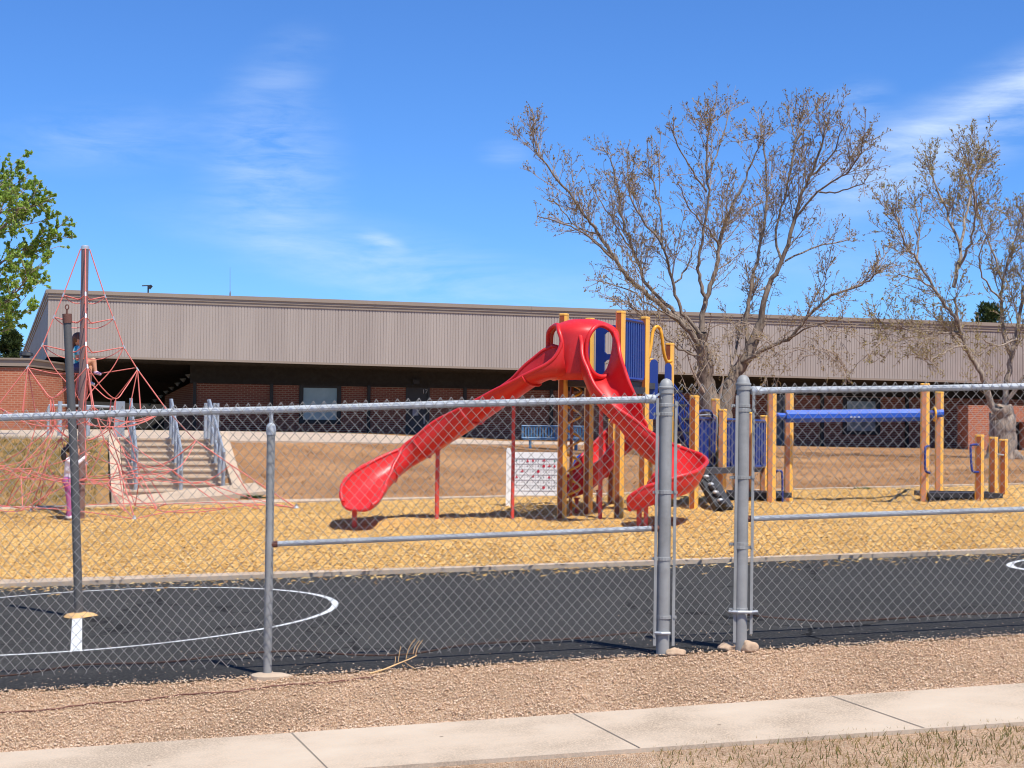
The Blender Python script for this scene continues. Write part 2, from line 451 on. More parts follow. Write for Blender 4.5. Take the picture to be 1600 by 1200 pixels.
# ------------------------------------------------------------------ ground sheets
HOLLOWS = ((-2.25, 23.6, .7, .07), (1.62, 22.3, .6, .07), (.75, 25.5, .6, .06), (1.1, 24.6, 1.0, .04), (3.3, 24.6, .6, .05), (5.4, 26.2, 1.1, .05), (-7.0, 26.8, 1.2, .05), (.2, 22.6, .8, .03), (4.4, 22.9, .9, .03), (-3.6, 21.4, 1.0, .03))
def hollow(X, Y):
    z = 0
    for hx, hy, r, d in HOLLOWS:
        q = ((X - hx) / r) ** 2 + ((Y - hy) / r) ** 2
        if q < 9: z += -d * math.exp(-q) + d * .45 * math.exp(-(math.sqrt(q) - 1.5) ** 2 * 3)
    return z
def sheet(name, mat, y0, y1, x0=-16, x1=16, nx=64, ny=8, dz=0., jit0=0, jit1=0, thick=0, lump=0):
    mb = MB(); rnd = random.Random(name)
    for j in range(ny + 1):
        for i in range(nx + 1):
            X = lerp(x0, x1, i / nx)
            a = y0(X) if callable(y0) else y0
            b = y1(X) if callable(y1) else y1
            if j == 0: a += rnd.uniform(-jit0, jit0)
            if j == ny: b += rnd.uniform(-jit1, jit1)
            Y = lerp(a, b, j / ny)
            mb.v.append((X, Y, G(X, Y) + dz + ((rnd.uniform(-lump, lump) + hollow(X, Y)) if lump and 0 < j < ny else 0)))
    for j in range(ny):
        for i in range(nx):
            k = j * (nx + 1) + i
            mb.f.append((k, k + 1, k + nx + 2, k + nx + 1)); mb.m.append(0)
    if thick:                                   # skirts along both long edges
        for row in (0, ny):
            for i in range(nx):
                k = row * (nx + 1) + i
                a = mb.v[k]; b = mb.v[k + 1]
                q = [a, b, (b[0], b[1], b[2] - thick), (a[0], a[1], a[2] - thick)]
                if row == 0: q.reverse()
                mb.quad(*q)
    return mb.build(name, mat, sm=True)

near = lambda v: (lambda X: v + .077 * X)
st_ = lambda o: tag(o, kind='structure')
V_WALK0, V_WALK1, V_ASPH = 9.17, 10.17, 11.60
st_(sheet('roadside_verge', M['gravel'], -3, near(V_WALK0 + .01), nx=40, ny=16, dz=-.012, x0=-20, x1=20))
st_(sheet('sidewalk', M['sidewalk'], near(V_WALK0), near(V_WALK1), nx=80, ny=4, dz=.012, thick=.1))
st_(sheet('gravel_strip', M['gravel'], near(V_WALK1 - .03), near(V_ASPH + .1), nx=320, ny=14, dz=-.008))
st_(sheet('asphalt_court', M['asphalt'], near(V_ASPH - .07), 18.42, nx=260, ny=40, dz=.004, jit0=.03))
st_(sheet('concrete_kerb', M['concrete'], lambda X: 18.3 - .02 * abs(clamp(-2 - X, 0, 9)), lambda X: 18.45 + .13 * clamp((-X) / 4., 0, 1.5), nx=120, ny=2, dz=.05, thick=.12))
st_(sheet('wood_chip_surface', M['chips'], 18.40, 28.6, nx=220, ny=80, dz=.03, lump=.016))
st_(sheet('concrete_edging', M['concrete'], 28.5, 28.66, nx=120, ny=1, dz=.055, thick=.12))

# far ground: one sheet to the horizon
def far_ground():
    mb = MB()
    xs = [-700, -300, -140, -80, -45] + [-40 + i * 1.0 for i in range(30)] + [-10 + i * .2 for i in range(40)] + [-2 + i * 1.0 for i in range(43)] + [45, 80, 140, 300, 700]
    ys = [28.62 + i * .25 for i in range(0, 60)] + [44 + i * 1.5 for i in range(26)] + [90, 110, 150, 220, 400, 800, 1500]
    rnd = random.Random(3)
    for y in ys:
        for x in xs:
            z = G(x, y)
            if 29.2 < y < 60 and abs(x) < 40: z += rnd.uniform(-.018, .018)
            if abs(x - (-5.85 - .26 * (y - 29.4))) < .78 and 29.4 < y < 33.0: z -= .35
            mb.v.append((x, y, z))
    n = len(xs)
    for j in range(len(ys) - 1):
        for i in range(n - 1):
            k = j * n + i
            mb.f.append((k, k + 1, k + n + 1, k + n)); mb.m.append(0)
    return mb.build('dirt_ground', M['dirt'], sm=True)
st_(far_ground())
# side aprons so the near sheets do not end in a void
for sx in (-1, 1):
    mb = MB()
    ys = [-3, 3, 7, 9, 10, 11.5, 13, 15, 18.3, 22, 25, 28.62]
    xs_ = [15.9 * sx, 25 * sx, 45 * sx, 140 * sx, 700 * sx]
    for y in ys:
        for x in xs_: mb.v.append((x, y, G(x, y) - .03))
    for j in range(len(ys) - 1):
        for i in range(4):
            k = j * 5 + i; q = (k, k + 1, k + 6, k + 5)
            mb.f.append(q if sx > 0 else tuple(reversed(q))); mb.m.append(0)
    st_(mb.build('side_ground', M['dirt'], sm=True))

# concrete walkway at the top of the bank, curving away to the school
def walkway():
    mb = MB(); n = 70
    for i in range(n + 1):
        X = lerp(-16, 9.0, i / n)
        y0 = plateau_edge(X) - .05
        y1 = y0 + interp([-16, -5, 0, 9], [30, 26, 9, 5], X)
        for j in range(7):
            y = lerp(y0, y1, j / 6.)
            mb.v.append((X, y, G(X, y) + .03))
        mb.v.append((X, y0, G(X, y0) - .1))
    for i in range(n):
        for j in range(6):
            k = i * 8 + j
            mb.f.append((k, k + 8, k + 9, k + 1)); mb.m.append(0)
        k = i * 8
        mb.f.append((k + 7, k + 15, k + 8, k)); mb.m.append(0)
    return st_(mb.build('walkway', M['concrete'], sm=False))
walkway()

# court markings: two tetherball rings, painted on the asphalt
def strip(mb, pts, w, dz=.009):
    L = []
    for i, p in enumerate(pts):
        t = pts[min(i + 1, len(pts) - 1)] - pts[max(i - 1, 0)]; t.z = 0; t.normalize()
        s = Vector((t.y, -t.x, 0)) * (w / 2)
        for q in (p + s, p - s): L.append((q.x, q.y, G(q.x, q.y) + dz))
    mb.add(L, [(2 * i, 2 * i + 2, 2 * i + 3, 2 * i + 1) for i in range(len(pts) - 1)])
TB = PG(124, 15.3)
lm = MB()
TBX = Vector((TB.x - .02, TB.y, 0)); TBD = Vector((TB.x, TB.y, 0)).normalized()
R1 = 2.33
ring = [Vector((TB.x + R1 * math.cos(a * 2 * PI / 120), TB.y + R1 * math.sin(a * 2 * PI / 120), 0)) for a in range(121)]
strip(lm, ring, .062)
strip(lm, [TBX - TBD * (R1 * (1 - k / 19) - .03) for k in range(19)], .088)
strip(lm, [TBX + TBD * (.12 + (R1 - .15) * k / 18) for k in range(19)], .05)
st_(lm.build('court_lines', M['line']))
lm = MB()
c2 = PG(1577, 16.6) + Vector((1.75, 0, 0))
ring = [Vector((c2.x + 1.7 * math.cos(a * 2 * PI / 100), c2.y + 1.3 * math.sin(a * 2 * PI / 100), 0)) for a in range(101)]
strip(lm, ring, .07)
st_(lm.build('court_lines', M['line']))

# sidewalk joints
jm = MB()
for s in (-4.6, -3.1, -1.3, .4, 2.0, 3.7, 5.3):
    a = Vector((s, V_WALK1 + .077 * s - .01, 0)); b = Vector((s + .33, V_WALK0 + .077 * s + .03, 0))
    strip(jm, [a + (b - a) * (k / 6) for k in range(7)], .008, .0155)
st_(jm.build('sidewalk_joints', simple('dark_joint_line', (.26, .21, .16, 1), .9)))  # joints drawn as dark brown lines

# loose gravel stones and wood chips (uncountable)
def scatter_stones():
    mb = MB(); rnd = random.Random(11)
    octv = [Vector(v) for v in ((1, 0, 0), (-1, 0, 0), (0, 1, 0), (0, -1, 0), (0, 0, 1), (0, 0, -1))]
    octf = [(0, 2, 4), (2, 1, 4), (1, 3, 4), (3, 0, 4), (2, 0, 5), (1, 2, 5), (3, 1, 5), (0, 3, 5)]
    for _ in range(56000):
        X = rnd.uniform(-5.6, 6.2)
        if rnd.random() < .12: v = V_WALK1 + abs(rnd.gauss(0, .05)) - .02
        elif rnd.random() < .06: v = V_ASPH - .05 + rnd.gauss(0, .1)
        elif rnd.random() < .02: v = V_ASPH + abs(rnd.gauss(0, .7))
        elif rnd.random() < .012: v = V_WALK1 - abs(rnd.gauss(0, .25))
        else: v = rnd.uniform(V_WALK1 + .01, V_ASPH - .03)
        Y = v + .077 * X
        r = rnd.uniform(.0035, .0092) * (1.35 if rnd.random() < .06 else 1)
        c = Vector((X, Y, G(X, Y) + r * .25)); rot = Matrix.Rotation(rnd.uniform(0, 6.28), 3, 'Z')
        sx, sy, sz = r * rnd.uniform(.9, 1.5), r * rnd.uniform(.7, 1.1), r * rnd.uniform(.5, .85)
        mb.add([c + rot @ Vector((q.x * sx * rnd.uniform(.8, 1.2), q.y * sy * rnd.uniform(.8, 1.2), q.z * sz)) for q in octv], octf)
    return mb.build('loose_gravel', M['stones'], sm=True)
tag(scatter_stones(), kind='stuff')
def scatter_chips():
    mb = MB(); rnd = random.Random(12)
    for _ in range(42000):
        Y = 18.5 + 10. * rnd.random() ** 1.25
        X = rnd.uniform(-.335, .335) * Y
        l = rnd.uniform(.010, .026); w = rnd.uniform(.005, .011)
        a = rnd.uniform(0, 6.28); tl = rnd.uniform(-.55, .55); tw = rnd.uniform(-.5, .5)
        u = Vector((math.cos(a), math.sin(a), tl)).normalized() * l
        s = Vector((-math.sin(a), math.cos(a), tw)).normalized() * w
        c = Vector((X, Y, G(X, Y) + .03 + .010 + hollow(X, Y) + abs(tl) * l * .5))
        mb.quad(c - u - s, c + u - s, c + u + s, c - u + s)
    for _ in range(900):
        Y = 18.32 - abs(rnd.gauss(0, .45)); X = rnd.uniform(-.335, .335) * Y; a = rnd.uniform(0, 6.28); l = rnd.uniform(.012, .03)
        u = Vector((math.cos(a), math.sin(a), .2)) * l; s = Vector((-math.sin(a), math.cos(a), .3)) * l * .45; c = Vector((X, Y, G(X, Y) + .016 + (.05 if Y > 18.24 else 0)))
        mb.quad(c - u - s, c + u - s, c + u + s, c - u + s)
    return mb.build('loose_wood_chips', M['chip_bits'])
tag(scatter_chips(), kind='stuff')
def scatter_grass():
    mb = MB(); rnd = random.Random(13)
    for _ in range(9000):
        Y = rnd.uniform(28.8, 33.2); X = rnd.uniform(-11.5, -7.2 - (Y - 29) * .25)
        h = rnd.uniform(.03, .09); a = rnd.uniform(0, 6.28); w = .007
        c = Vector((X, Y, G(X, Y) - .01)); s = Vector((math.cos(a), math.sin(a), 0)) * w
        tip = c + Vector((rnd.uniform(-.04, .04), rnd.uniform(-.04, .04), h))
        mb.add([c - s, c + s, tip], [(0, 1, 2)])
    for _ in range(5000):                      # verge past the sidewalk, right corner
        v = rnd.uniform(8.4, 9.26); X = rnd.uniform(.8, 5.); Y = v + .077 * X
        if rnd.random() > (X + .5) / 4: continue
        h = rnd.uniform(.02, .05); a = rnd.uniform(0, 6.28); s = Vector((math.cos(a), math.sin(a), 0)) * .004
        c = Vector((X, Y, G(X, Y) - .015)); tip = c + Vector((rnd.uniform(-.03, .03), rnd.uniform(-.03, .03), h))
        mb.add([c - s, c + s, tip], [(0, 1, 2)])
    return mb.build('grass', M['dry_grass'])
tag(scatter_grass(), kind='stuff')
def scatter_tufts():
    mb = MB(); rnd = random.Random(14)
    for _ in range(5200):
        Y = 28.8 + 22 * rnd.random() ** 1.6; X = rnd.uniform(-.34, .34) * Y
        if X < 1.5 and Y > plateau_edge(X) - .3: continue
        if -8.4 < X < -4.6 and Y < 34: continue
        for k in range(4):
            h = rnd.uniform(.02, .07); a = rnd.uniform(0, 6.28); s = Vector((math.cos(a), math.sin(a), 0)) * .009
            x, y = X + rnd.gauss(0, .04), Y + rnd.gauss(0, .04)
            c = Vector((x, y, G(x, y) - .015)); tip = c + Vector((rnd.uniform(-.06, .06), rnd.uniform(-.06, .06), h))
            mb.add([c - s, c + s, tip], [(0, 1, 2)])
    return mb.build('dry_tufts', M['dry_tuft'])
M['dry_tuft'] = leafmat('dead_brown_tufts', [srgb(142, 104, 70), srgb(112, 82, 56), srgb(176, 136, 92), srgb(128, 96, 62)])
tag(scatter_tufts(), kind='stuff')
#@@PART2

# ================================================================== school building
bFL = Vector((P(75, 500, 62).x, 62, 0)); bFR = Vector((P(1550, 550, 68).x, 68, 0))
bdir = (bFR - bFL).normalized(); bnor = Vector((-bdir.y, bdir.x, 0))       # away from the viewer
BL = (bFR - bFL).length
zTL, zTR = P(75, 453, 62).z, P(1550, 505, 68).z
zBL, zBR = P(75, 556.5, 62).z, P(1550, 598.5, 68).z
bz0 = ZC - .75
LEN = BL + 7.5
def bp(s, off, z): return bFL + bdir * s + bnor * off + Vector((0, 0, z))
def zt(s): return lerp(zTL, zTR, s / BL)
def zb(s): return lerp(zBL, zBR, s / BL)
sch = empty('school_building', (bFL.x + 14, bFL.y + 4, bz0), 'long low school building with a deep taupe ribbed metal fascia over dark brick walls', 'school')

# ribbed fascia
fm = MB(); s = 0; p = .108
while s < LEN - p:
    for (a, b, o) in ((s, s + p - .022, 0.), (s + p - .022, s + p, .016)):
        fm.quad(bp(a, o, zb(a)), bp(b, o, zb(b)), bp(b, o, zt(b) - .30), bp(a, o, zt(a) - .30))
    a = s + p - .022; b = s + p
    fm.quad(bp(a, 0, zb(a)), bp(a, .016, zb(a)), bp(a, .016, zt(a) - .3), bp(a, 0, zt(a) - .3))
    fm.quad(bp(b, .016, zb(b)), bp(b, 0, zb(b)), bp(b, 0, zt(b) - .3), bp(b, .016, zt(b) - .3))
    s += p
# the end of the fascia turns and drops away to the back left
dS = Vector((-.33, .94, 0)).normalized()
def sp_(d, z): q = bFL + dS * d; return Vector((q.x, q.y, z))
d = 0; E = 19.
def zst(d): return lerp(zTL, ZC + 2.75, d / E)
def zsb(d): return lerp(zBL, ZC + 1.02, d / E)
while d < E - p:
    for (a, b, o) in ((d, d + p - .022, 0.), (d + p - .022, d + p, .04)):
        v = bdir * o
        fm.quad(sp_(a, zst(a) - .3) + v, sp_(b, zst(b) - .3) + v, sp_(b, zsb(b)) + v, sp_(a, zsb(a)) + v)
    d += p
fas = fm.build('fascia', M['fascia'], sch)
tm = MB()
def band(off, za, zbm, th):
    a0, a1 = 0., LEN
    for (u, w) in ((a0, a1),):
        lo = lambda s_: zt(s_) - za; hi = lambda s_: zt(s_) - zbm
        A = [bp(u, -off, lo(u)), bp(w, -off, lo(w)), bp(w, -off, hi(w)), bp(u, -off, hi(u))]
        B = [q + bnor * th for q in A]
        tm.add(A + B, [(0, 1, 2, 3), (7, 6, 5, 4), (0, 4, 5, 1), (1, 5, 6, 2), (2, 6, 7, 3), (3, 7, 4, 0)])
    A = [sp_(0, zst(0) - za) - bdir * off, sp_(E, zst(E) - za) - bdir * off, sp_(E, zst(E) - zbm) - bdir * off, sp_(0, zst(0) - zbm) - bdir * off]
    B = [q + bdir * th for q in A]
    tm.add(A + B, [(3, 2, 1, 0), (4, 5, 6, 7), (1, 5, 4, 0), (2, 6, 5, 1), (3, 7, 6, 2), (0, 4, 7, 3)])
band(.10, .12, -.02, .3); band(.06, .23, .121, .25); band(.03, .34, .231, .2)
for k in range(1, int(LEN / 6.1)):
    s = k * 6.1; tm.box(bp(s, -.09, zt(s) - .05), (.04, .04, .13), (bdir, bnor, Vector((0, 0, 1))))
# drip edge along the bottom
A = [bp(0, -.03, zb(0) - .02), bp(LEN, -.03, zb(LEN) - .02), bp(LEN, -.03, zb(LEN) + .06), bp(0, -.03, zb(0) + .06)]
B = [q + bnor * .12 for q in A]
tm.add(A + B, [(0, 1, 2, 3), (7, 6, 5, 4), (0, 4, 5, 1), (1, 5, 6, 2), (2, 6, 7, 3), (3, 7, 4, 0)])
tm.build('roof_trim', M['trim'], sch)
# roof and soffit
rm = MB()
rm.quad(bp(0, 0, zt(0) - .02), bp(LEN, 0, zt(LEN) - .02), bp(LEN, 40, zt(LEN) - .6), sp_(E, zst(E) - .02))
rm.build('roof', M['roof'], sch)
WOFF = 4.6
sm_ = MB()
def zsof(s): return zb(s) + .02
n = 44
for i in range(n):
    a = LEN * i / n; b = LEN * (i + 1) / n
    sm_.quad(bp(a, .05, zsof(a)), bp(a, WOFF + 1, zsof(a)), bp(b, WOFF + 1, zsof(b)), bp(b, .05, zsof(b)))
    for o_ in (1.2, 2.4, 3.6):
        sm_.box(bp((a + b) / 2, o_, zsof(a) - .05), (LEN / n, .06, .08), (bdir, bnor, Vector((0, 0, 1))))
# sloping underside of the wing at the left end
sm_.quad(sp_(.1, zb(0) + .02), sp_(E, zsb(E)), bp(9, 22, ZC + .7), bp(5.2, WOFF, zsof(5)))
sm_.quad(bp(-2, 23, bz0 - .3), bp(30, 24, bz0 - .3), bp(30, 24, ZC + 2.3), bp(-2, 23, ZC + 1.2))
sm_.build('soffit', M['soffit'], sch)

def s_at(px):        # station along the wall face for a photo column
    lo, hi = -2., LEN + 10
    for _ in range(40):
        m_ = (lo + hi) / 2; q = bp(m_, WOFF, 0)
        x = 800 + F * (q.x / q.y)
        if x < px - .6: lo = m_
        else: hi = m_
    return (lo + hi) / 2
def wz(px, py): q = bp(s_at(px), WOFF, 0); return P(px, py, q.y).z
s0 = s_at(305)
ztop = lambda s: lerp(wz(350, 596), wz(1400, 617), (s - s_at(350)) / (s_at(1400) - s_at(350)))
# wall panels with openings left for window and door
wl = MB()
def wall_piece(mb, a, b, za, zb_, off=0., th=.35):
    A = [bp(a, WOFF + off, za(a)), bp(b, WOFF + off, za(b)), bp(b, WOFF + off, zb_(b)), bp(a, WOFF + off, zb_(a))]
    B = [q + bnor * th for q in A]
    mb.add(A + B, [(0, 1, 2, 3), (7, 6, 5, 4), (0, 4, 5, 1), (1, 5, 6, 2), (2, 6, 7, 3), (3, 7, 4, 0)])
k0 = lambda s: bz0 - .1
wins = [(471, 531, 602, 660, 'glass'), (1320, 1373, 623, 677, 'glass_dull')]
doors = [(635, 672, 603, 686, 'door'), (958, 992, 604, 690, 'door'), (1210, 1227, 612, 698, 'door_blue')]
edges = [s0]
ops = sorted([(s_at(a), s_at(b), wz(a, c), wz(b, d_), kind) for (a, b, c, d_, kind) in wins + doors])
cur = s0
for (a, b, zt_, zb__, kind) in ops:
    wall_piece(wl, cur, a, k0, ztop)
    if zb__ > bz0 + .35:
        wall_piece(wl, a, b, k0, lambda s, z=zb__: z)
    wall_piece(wl, a, b, lambda s, z=zt_: z, ztop)
    cur = b
wall_piece(wl, cur, LEN, k0, ztop)
# side wall running back
q0 = bp(s0, WOFF, 0); q1 = q0 + Vector((-.33, .94, 0)).normalized() * 9
wl.add([Vector((q0.x, q0.y, bz0 - .1)), Vector((q1.x, q1.y, bz0 - .1)), Vector((q1.x, q1.y, ztop(s0) - .5)), Vector((q0.x, q0.y, ztop(s0)))], [(0, 1, 2, 3)])
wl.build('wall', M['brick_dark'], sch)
bm_ = MB()
wall_piece(bm_, s0 - .2, LEN, lambda s: ztop(s) + .003, lambda s: zsof(s) + .03, -.06, .5)
wall_piece(bm_, s0 - .2, LEN, lambda s: ztop(s) - .10, lambda s: ztop(s) + .02, -.10, .3)
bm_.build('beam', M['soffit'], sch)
for px in (305, 425, 577, 727, 862, 1060, 1285, 1417):
    cm = MB(); s = s_at(px)
    cm.box(bp(s, WOFF - .07, (bz0 + ztop(s)) / 2 - .05), (.13, .14, ztop(s) - bz0), (bdir, bnor, Vector((0, 0, 1))))
    cm.build('column', M['dark_frame'], sch)
for (a, b, c_, d_, g) in wins:
    sa, sb, z1, z0 = s_at(a), s_at(b), wz(a, c_), wz(b, d_)
    w = MB(); t_ = .10
    for (u0, u1, v0, v1) in ((sa - .07, sa + t_, z0 - .07, z1 + .07), (sb - t_, sb + .07, z0 - .07, z1 + .07), (sa + t_, sb - t_, z1 - t_, z1 + .07), (sa + t_, sb - t_, z0 - .07, z0 + t_)):
        w.box(bp((u0 + u1) / 2, WOFF - .01, (v0 + v1) / 2), (u1 - u0, .16, v1 - v0), (bdir, bnor, Vector((0, 0, 1))))
    wo = w.build('window', M['dark_frame'], sch)
    pm = MB(); pm.quad(bp(sa + .02, WOFF + .03, z0 + .02), bp(sb - .02, WOFF + .03, z0 + .02), bp(sb - .02, WOFF + .03, z1 - .02), bp(sa + .02, WOFF + .03, z1 - .02))
    pm.build('pane', M[g], wo)

def text_mesh(name, body, size, mat, parent, pos, xax, nrm, depth=.004):
    cu = bpy.data.curves.new('lettering', 'FONT'); cu.body = body; cu.size = size; cu.extrude = depth
    cu.align_x = 'CENTER'; cu.align_y = 'CENTER'
    to = bpy.data.objects.new('lettering', cu); C.objects.link(to)
    dg = bpy.context.evaluated_depsgraph_get(); me = bpy.data.meshes.new_from_object(to.evaluated_get(dg))
    bpy.data.objects.remove(to); bpy.data.curves.remove(cu)
    xax = Vector(xax).normalized(); nrm = Vector(nrm).normalized(); up = nrm.cross(xax)
    R = Matrix((xax, up, nrm)).transposed()
    base = BASE[parent.name]
    for v in me.vertices: v.co = R @ v.co + Vector(pos) - base
    me.materials.clear(); me.materials.append(mat)
    o = bpy.data.objects.new(name, me); C.objects.link(o); o.parent = parent
    return o
for (a, b, c_, d_, g) in doors:
    sa, sb, z1 = s_at(a), s_at(b), wz(a, c_)
    dm = MB(); ax = (bdir, bnor, Vector((0, 0, 1)))
    dm.box(bp((sa + sb) / 2, WOFF + .09, (bz0 - .1 + z1) / 2), (sb - sa - .14, .06, z1 - bz0 + .02), ax)
    dm.box(bp(sa + .045, WOFF + .05, (bz0 - .1 + z1) / 2), (.09, .22, z1 - bz0 + .1), ax)
    dm.box(bp(sb - .045, WOFF + .05, (bz0 - .1 + z1) / 2), (.09, .22, z1 - bz0 + .1), ax)
    dm.box(bp((sa + sb) / 2, WOFF + .05, z1 - .04), (sb - sa - .18, .22, .08), ax)
    do = dm.build('door', M[g], sch)
    if a < 1000:
        h = MB(); s = sb - .2
        h.box(bp(s, WOFF + .045, wz(666, 655)), (.07, .02, .38), ax); h.tube([bp(s, WOFF + .03, wz(666, 650)), bp(s, WOFF - .03, wz(666, 650)), bp(s, WOFF - .03, wz(666, 660)), bp(s, WOFF + .03, wz(666, 660))], .015)
        h.build('handle', M['galv'], do)
    if a == 635:
        h = MB(); h.box(bp(s_at(650.5), WOFF + .05, wz(652, 644)), (.24, .012, .28), ax); h.build('notice', M['paper'], do)
        text_mesh('door_number', '17', .24, M['white_paint'], do, bp(s_at(665), WOFF + .045, wz(665, 612)), bdir, -bnor)
        h = MB(); h.box(bp(s_at(650), WOFF - .2, wz(650, 596)), (.28, .22, .14), ax); h.box(bp(s_at(650), WOFF - .2, wz(650, 599.5)), (.22, .16, .05), ax); h.build('wall_light', M['black_plastic'], sch)
    if a == 958:
        text_mesh('door_number', '18', .30, M['white_paint'], do, bp(s_at(980), WOFF + .045, wz(980, 609)), bdir, -bnor)
# pale blocks stand in for sun-lit triangle patches under the sloping wing
for k in range(9):
    jt = MB()
    f = k / 8.; px = lerp(302, 232, f); py = lerp(581, 632, f); Y = lerp(67.4, 80, f); sz = lerp(8.5, 6, f)
    jt.prism([P(px - sz * .55, py - sz * .25, Y), P(px + sz * .6, py - sz * .35, Y), P(px + sz * .15, py + sz * .45, Y)], (0, .25, 0))
    jt.build('sun_patch', M['patch_light'], sch)

# ---- low brick wing at the left, with its own parapet
x0 = P(-70, 600, 58).x; x1 = P(43, 600, 58).x
z_top = P(20, 574, 58).z; zpar = P(20, 562, 58).z
an = empty('brick_annex', ((x0 + x1) / 2, 61, ZC - 1.0), 'low orange brick wing with a tan parapet left of the long taupe building', 'building')
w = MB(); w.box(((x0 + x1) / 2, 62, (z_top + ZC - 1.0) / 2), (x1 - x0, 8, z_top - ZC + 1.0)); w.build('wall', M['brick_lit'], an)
w = MB(); w.box(((x0 + x1) / 2, 62, (z_top + zpar) / 2 + .02), (x1 - x0 + .16, 8.16, zpar - z_top - .04)); w.box(((x0 + x1) / 2, 62, zpar + .03), (x1 - x0 + .26, 8.26, .06)); w.build('parapet', M['trim'], an)
w = MB(); a = P(36, 551, 58.5); b = P(45, 550, 58.5)
w.tube([Vector((a.x, a.y, zpar)), a, b, Vector((b.x, b.y, zpar + .1))], .03); w.build('roof_rail', M['yellow'], an)
w = MB(); q = P(41, 557, 58.3); w.lathe((q.x, q.y, zpar), [(.12, 0), (.12, .12), (.26, .16), (.22, .26), (.08, .30)], 10); w.build('roof_vent', M['black_plastic'], an)

# ---- sunlit brick block at the right end
ya = 66.2
x0 = P(1513, 650, ya).x; x1 = P(1690, 650, ya).x; zt2 = P(1513, 633, ya).z; zg = ZC - .78
xd0, xd1, zd = P(1573, 680, ya).x, P(1600, 680, ya).x, P(1590, 659, ya).z
bk = empty('brick_wing', ((x0 + x1) / 2, ya, zg), 'sunlit orange brick block behind the bare tree at the right, below the overhang', 'building')
w = MB()
def bx(mb, xa, xb, y0, y1, z0, z1): mb.box(((xa + xb) / 2, (y0 + y1) / 2, (z0 + z1) / 2), (xb - xa, y1 - y0, z1 - z0))
bx(w, x0, xd0, ya, ya + 1.6, zg - .1, zt2); bx(w, xd1, x1, ya, ya + 1.6, zg - .1, zt2); bx(w, xd0, xd1, ya, ya + 1.6, zd, zt2)
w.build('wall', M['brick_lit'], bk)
w = MB(); bx(w, xd0 + .01, xd0 + .42, ya + .5, ya + .58, zg - .1, zd - .01); w.build('door', M['door_blue'], bk)
w = MB(); bx(w, xd0 + .42, xd1 - .01, ya + .6, ya + .7, zg - .1, zd - .01); w.build('recess', M['dark_frame'], bk)

# ---- roof aerials
r = empty('roof_antenna', P(231, 459, 64), 'small dark aerial with a short crossbar on the school roof edge', 'antenna')
w = MB(); a = P(231.5, 462, 64); b = P(231.5, 446, 64); w.tube([a, b], .03)
w.tube([P(222, 446.5, 64), P(237, 446, 64)], .025); w.tube([P(233, 451, 64), P(237, 446, 64)], .06); w.build('mast', M['black_plastic'], r)
r = MB(); a = P(359.5, 462, 72); b = P(359.5, 418, 72); r.tube([a, a.lerp(b, .5), b], [.012, .009, .006], 5)
r.lathe(a, [(.03, 0), (.03, .1), (.014, .2)], 8)
tag(r.build('radio_mast', M['net_pole'], None, a), 'thin whip mast standing on the school roof left of centre', 'mast')

# ================================================================== concrete steps, handrails
SD = Vector((-.253, .967, 0)); SP = Vector((.967, .253, 0))
sb0 = Vector((-5.86, 29.35, 0)); zs0 = G(-5.86, 29.2) + .02; zs1 = ZC - .33
stp = empty('concrete_steps', (sb0.x, sb0.y, zs0), 'concrete staircase climbing the bank between low sloping side walls', 'stairs')
w = MB(); NS = 9; run = 3.55; rise = (zs1 - zs0) / NS
prof = []
for i in range(NS):
    prof += [(run * i / NS, zs0 + rise * i), (run * i / NS, zs0 + rise * (i + 1) - .03), (run * i / NS - .025, zs0 + rise * (i + 1) - .03), (run * i / NS - .025, zs0 + rise * (i + 1))]
prof += [(run + .6, zs1), (run + .6, zs0 - .3), (0, zs0 - .3)]
poly = [sb0 - SP * .93 + SD * a + Vector((0, 0, z)) for a, z in prof]
w.prism(poly, SP * 1.86); w.build('steps', M['concrete'], stp)
for sg in (-1, 1):
    w = MB()
    dh = .13 if sg < 0 else 0
    pr = [(-.25, zs0 - .2), (-.25, zs0 + .16 - dh), (0, zs0 + .22 - dh), (run, zs1 + .14 - dh), (run + .5, zs1 + .14 - dh), (run + .5, zs0 - .2)]
    w.prism([sb0 + SP * (sg * 1.04 - .1) + SD * a + Vector((0, 0, z)) for a, z in pr], SP * .2)
    w.build('side_wall', M['concrete'], stp)
w = MB()
q = [sb0 + SP * a + SD * b for a, b in ((-1.0, -.66), (1.5, -.6), (1.35, .05), (-1.0, .05))]
q = [Vector((v.x, v.y, G(v.x, v.y) + .07)) for v in q]
w.prism([v - Vector((0, 0, .2)) for v in q], (0, 0, .2)); w.build('landing', M['concrete'], stp)

def handrail(off, label, first=None):
    b = sb0 + SP * off
    if first:
        o = first.copy(); C.objects.link(o); o.location = (b.x, b.y, zs0); o['label'] = label
        BASE[o.name] = b
        for ch in first.children:
            c = ch.copy(); C.objects.link(c); c.parent = o
        return o
    o = empty('handrail', (b.x, b.y, zs0), label, 'handrail', 'steel handrails on the steps')
    def hp(a, h): 
        z = zs0 + clamp(a / run, 0, 1) * (zs1 - zs0)
        return b + SD * a + Vector((0, 0, z + h))
    for a in (.18, 1.05, 1.95, 2.85, 3.7):
        w = MB(); w.tube([hp(a, -.05), hp(a, .78)], .034, 8); w.tube([hp(a, .0), hp(a, .02)], .06, 8); w.build('post', M['steel_rail'], o, sm=False)
    w = MB()
    for h in (.76, .42): w.tube([hp(.05, h), hp(run, h), hp(run + .5, h)], .022, 7)
    w.build('rails', M['steel_rail'], o)
    return o
hr = handrail(-.72, 'grey steel handrail along the left side of the concrete steps')
handrail(.06, 'grey steel handrail down the middle of the concrete steps', hr)
handrail(.80, 'grey steel handrail along the right side of the concrete steps', hr)

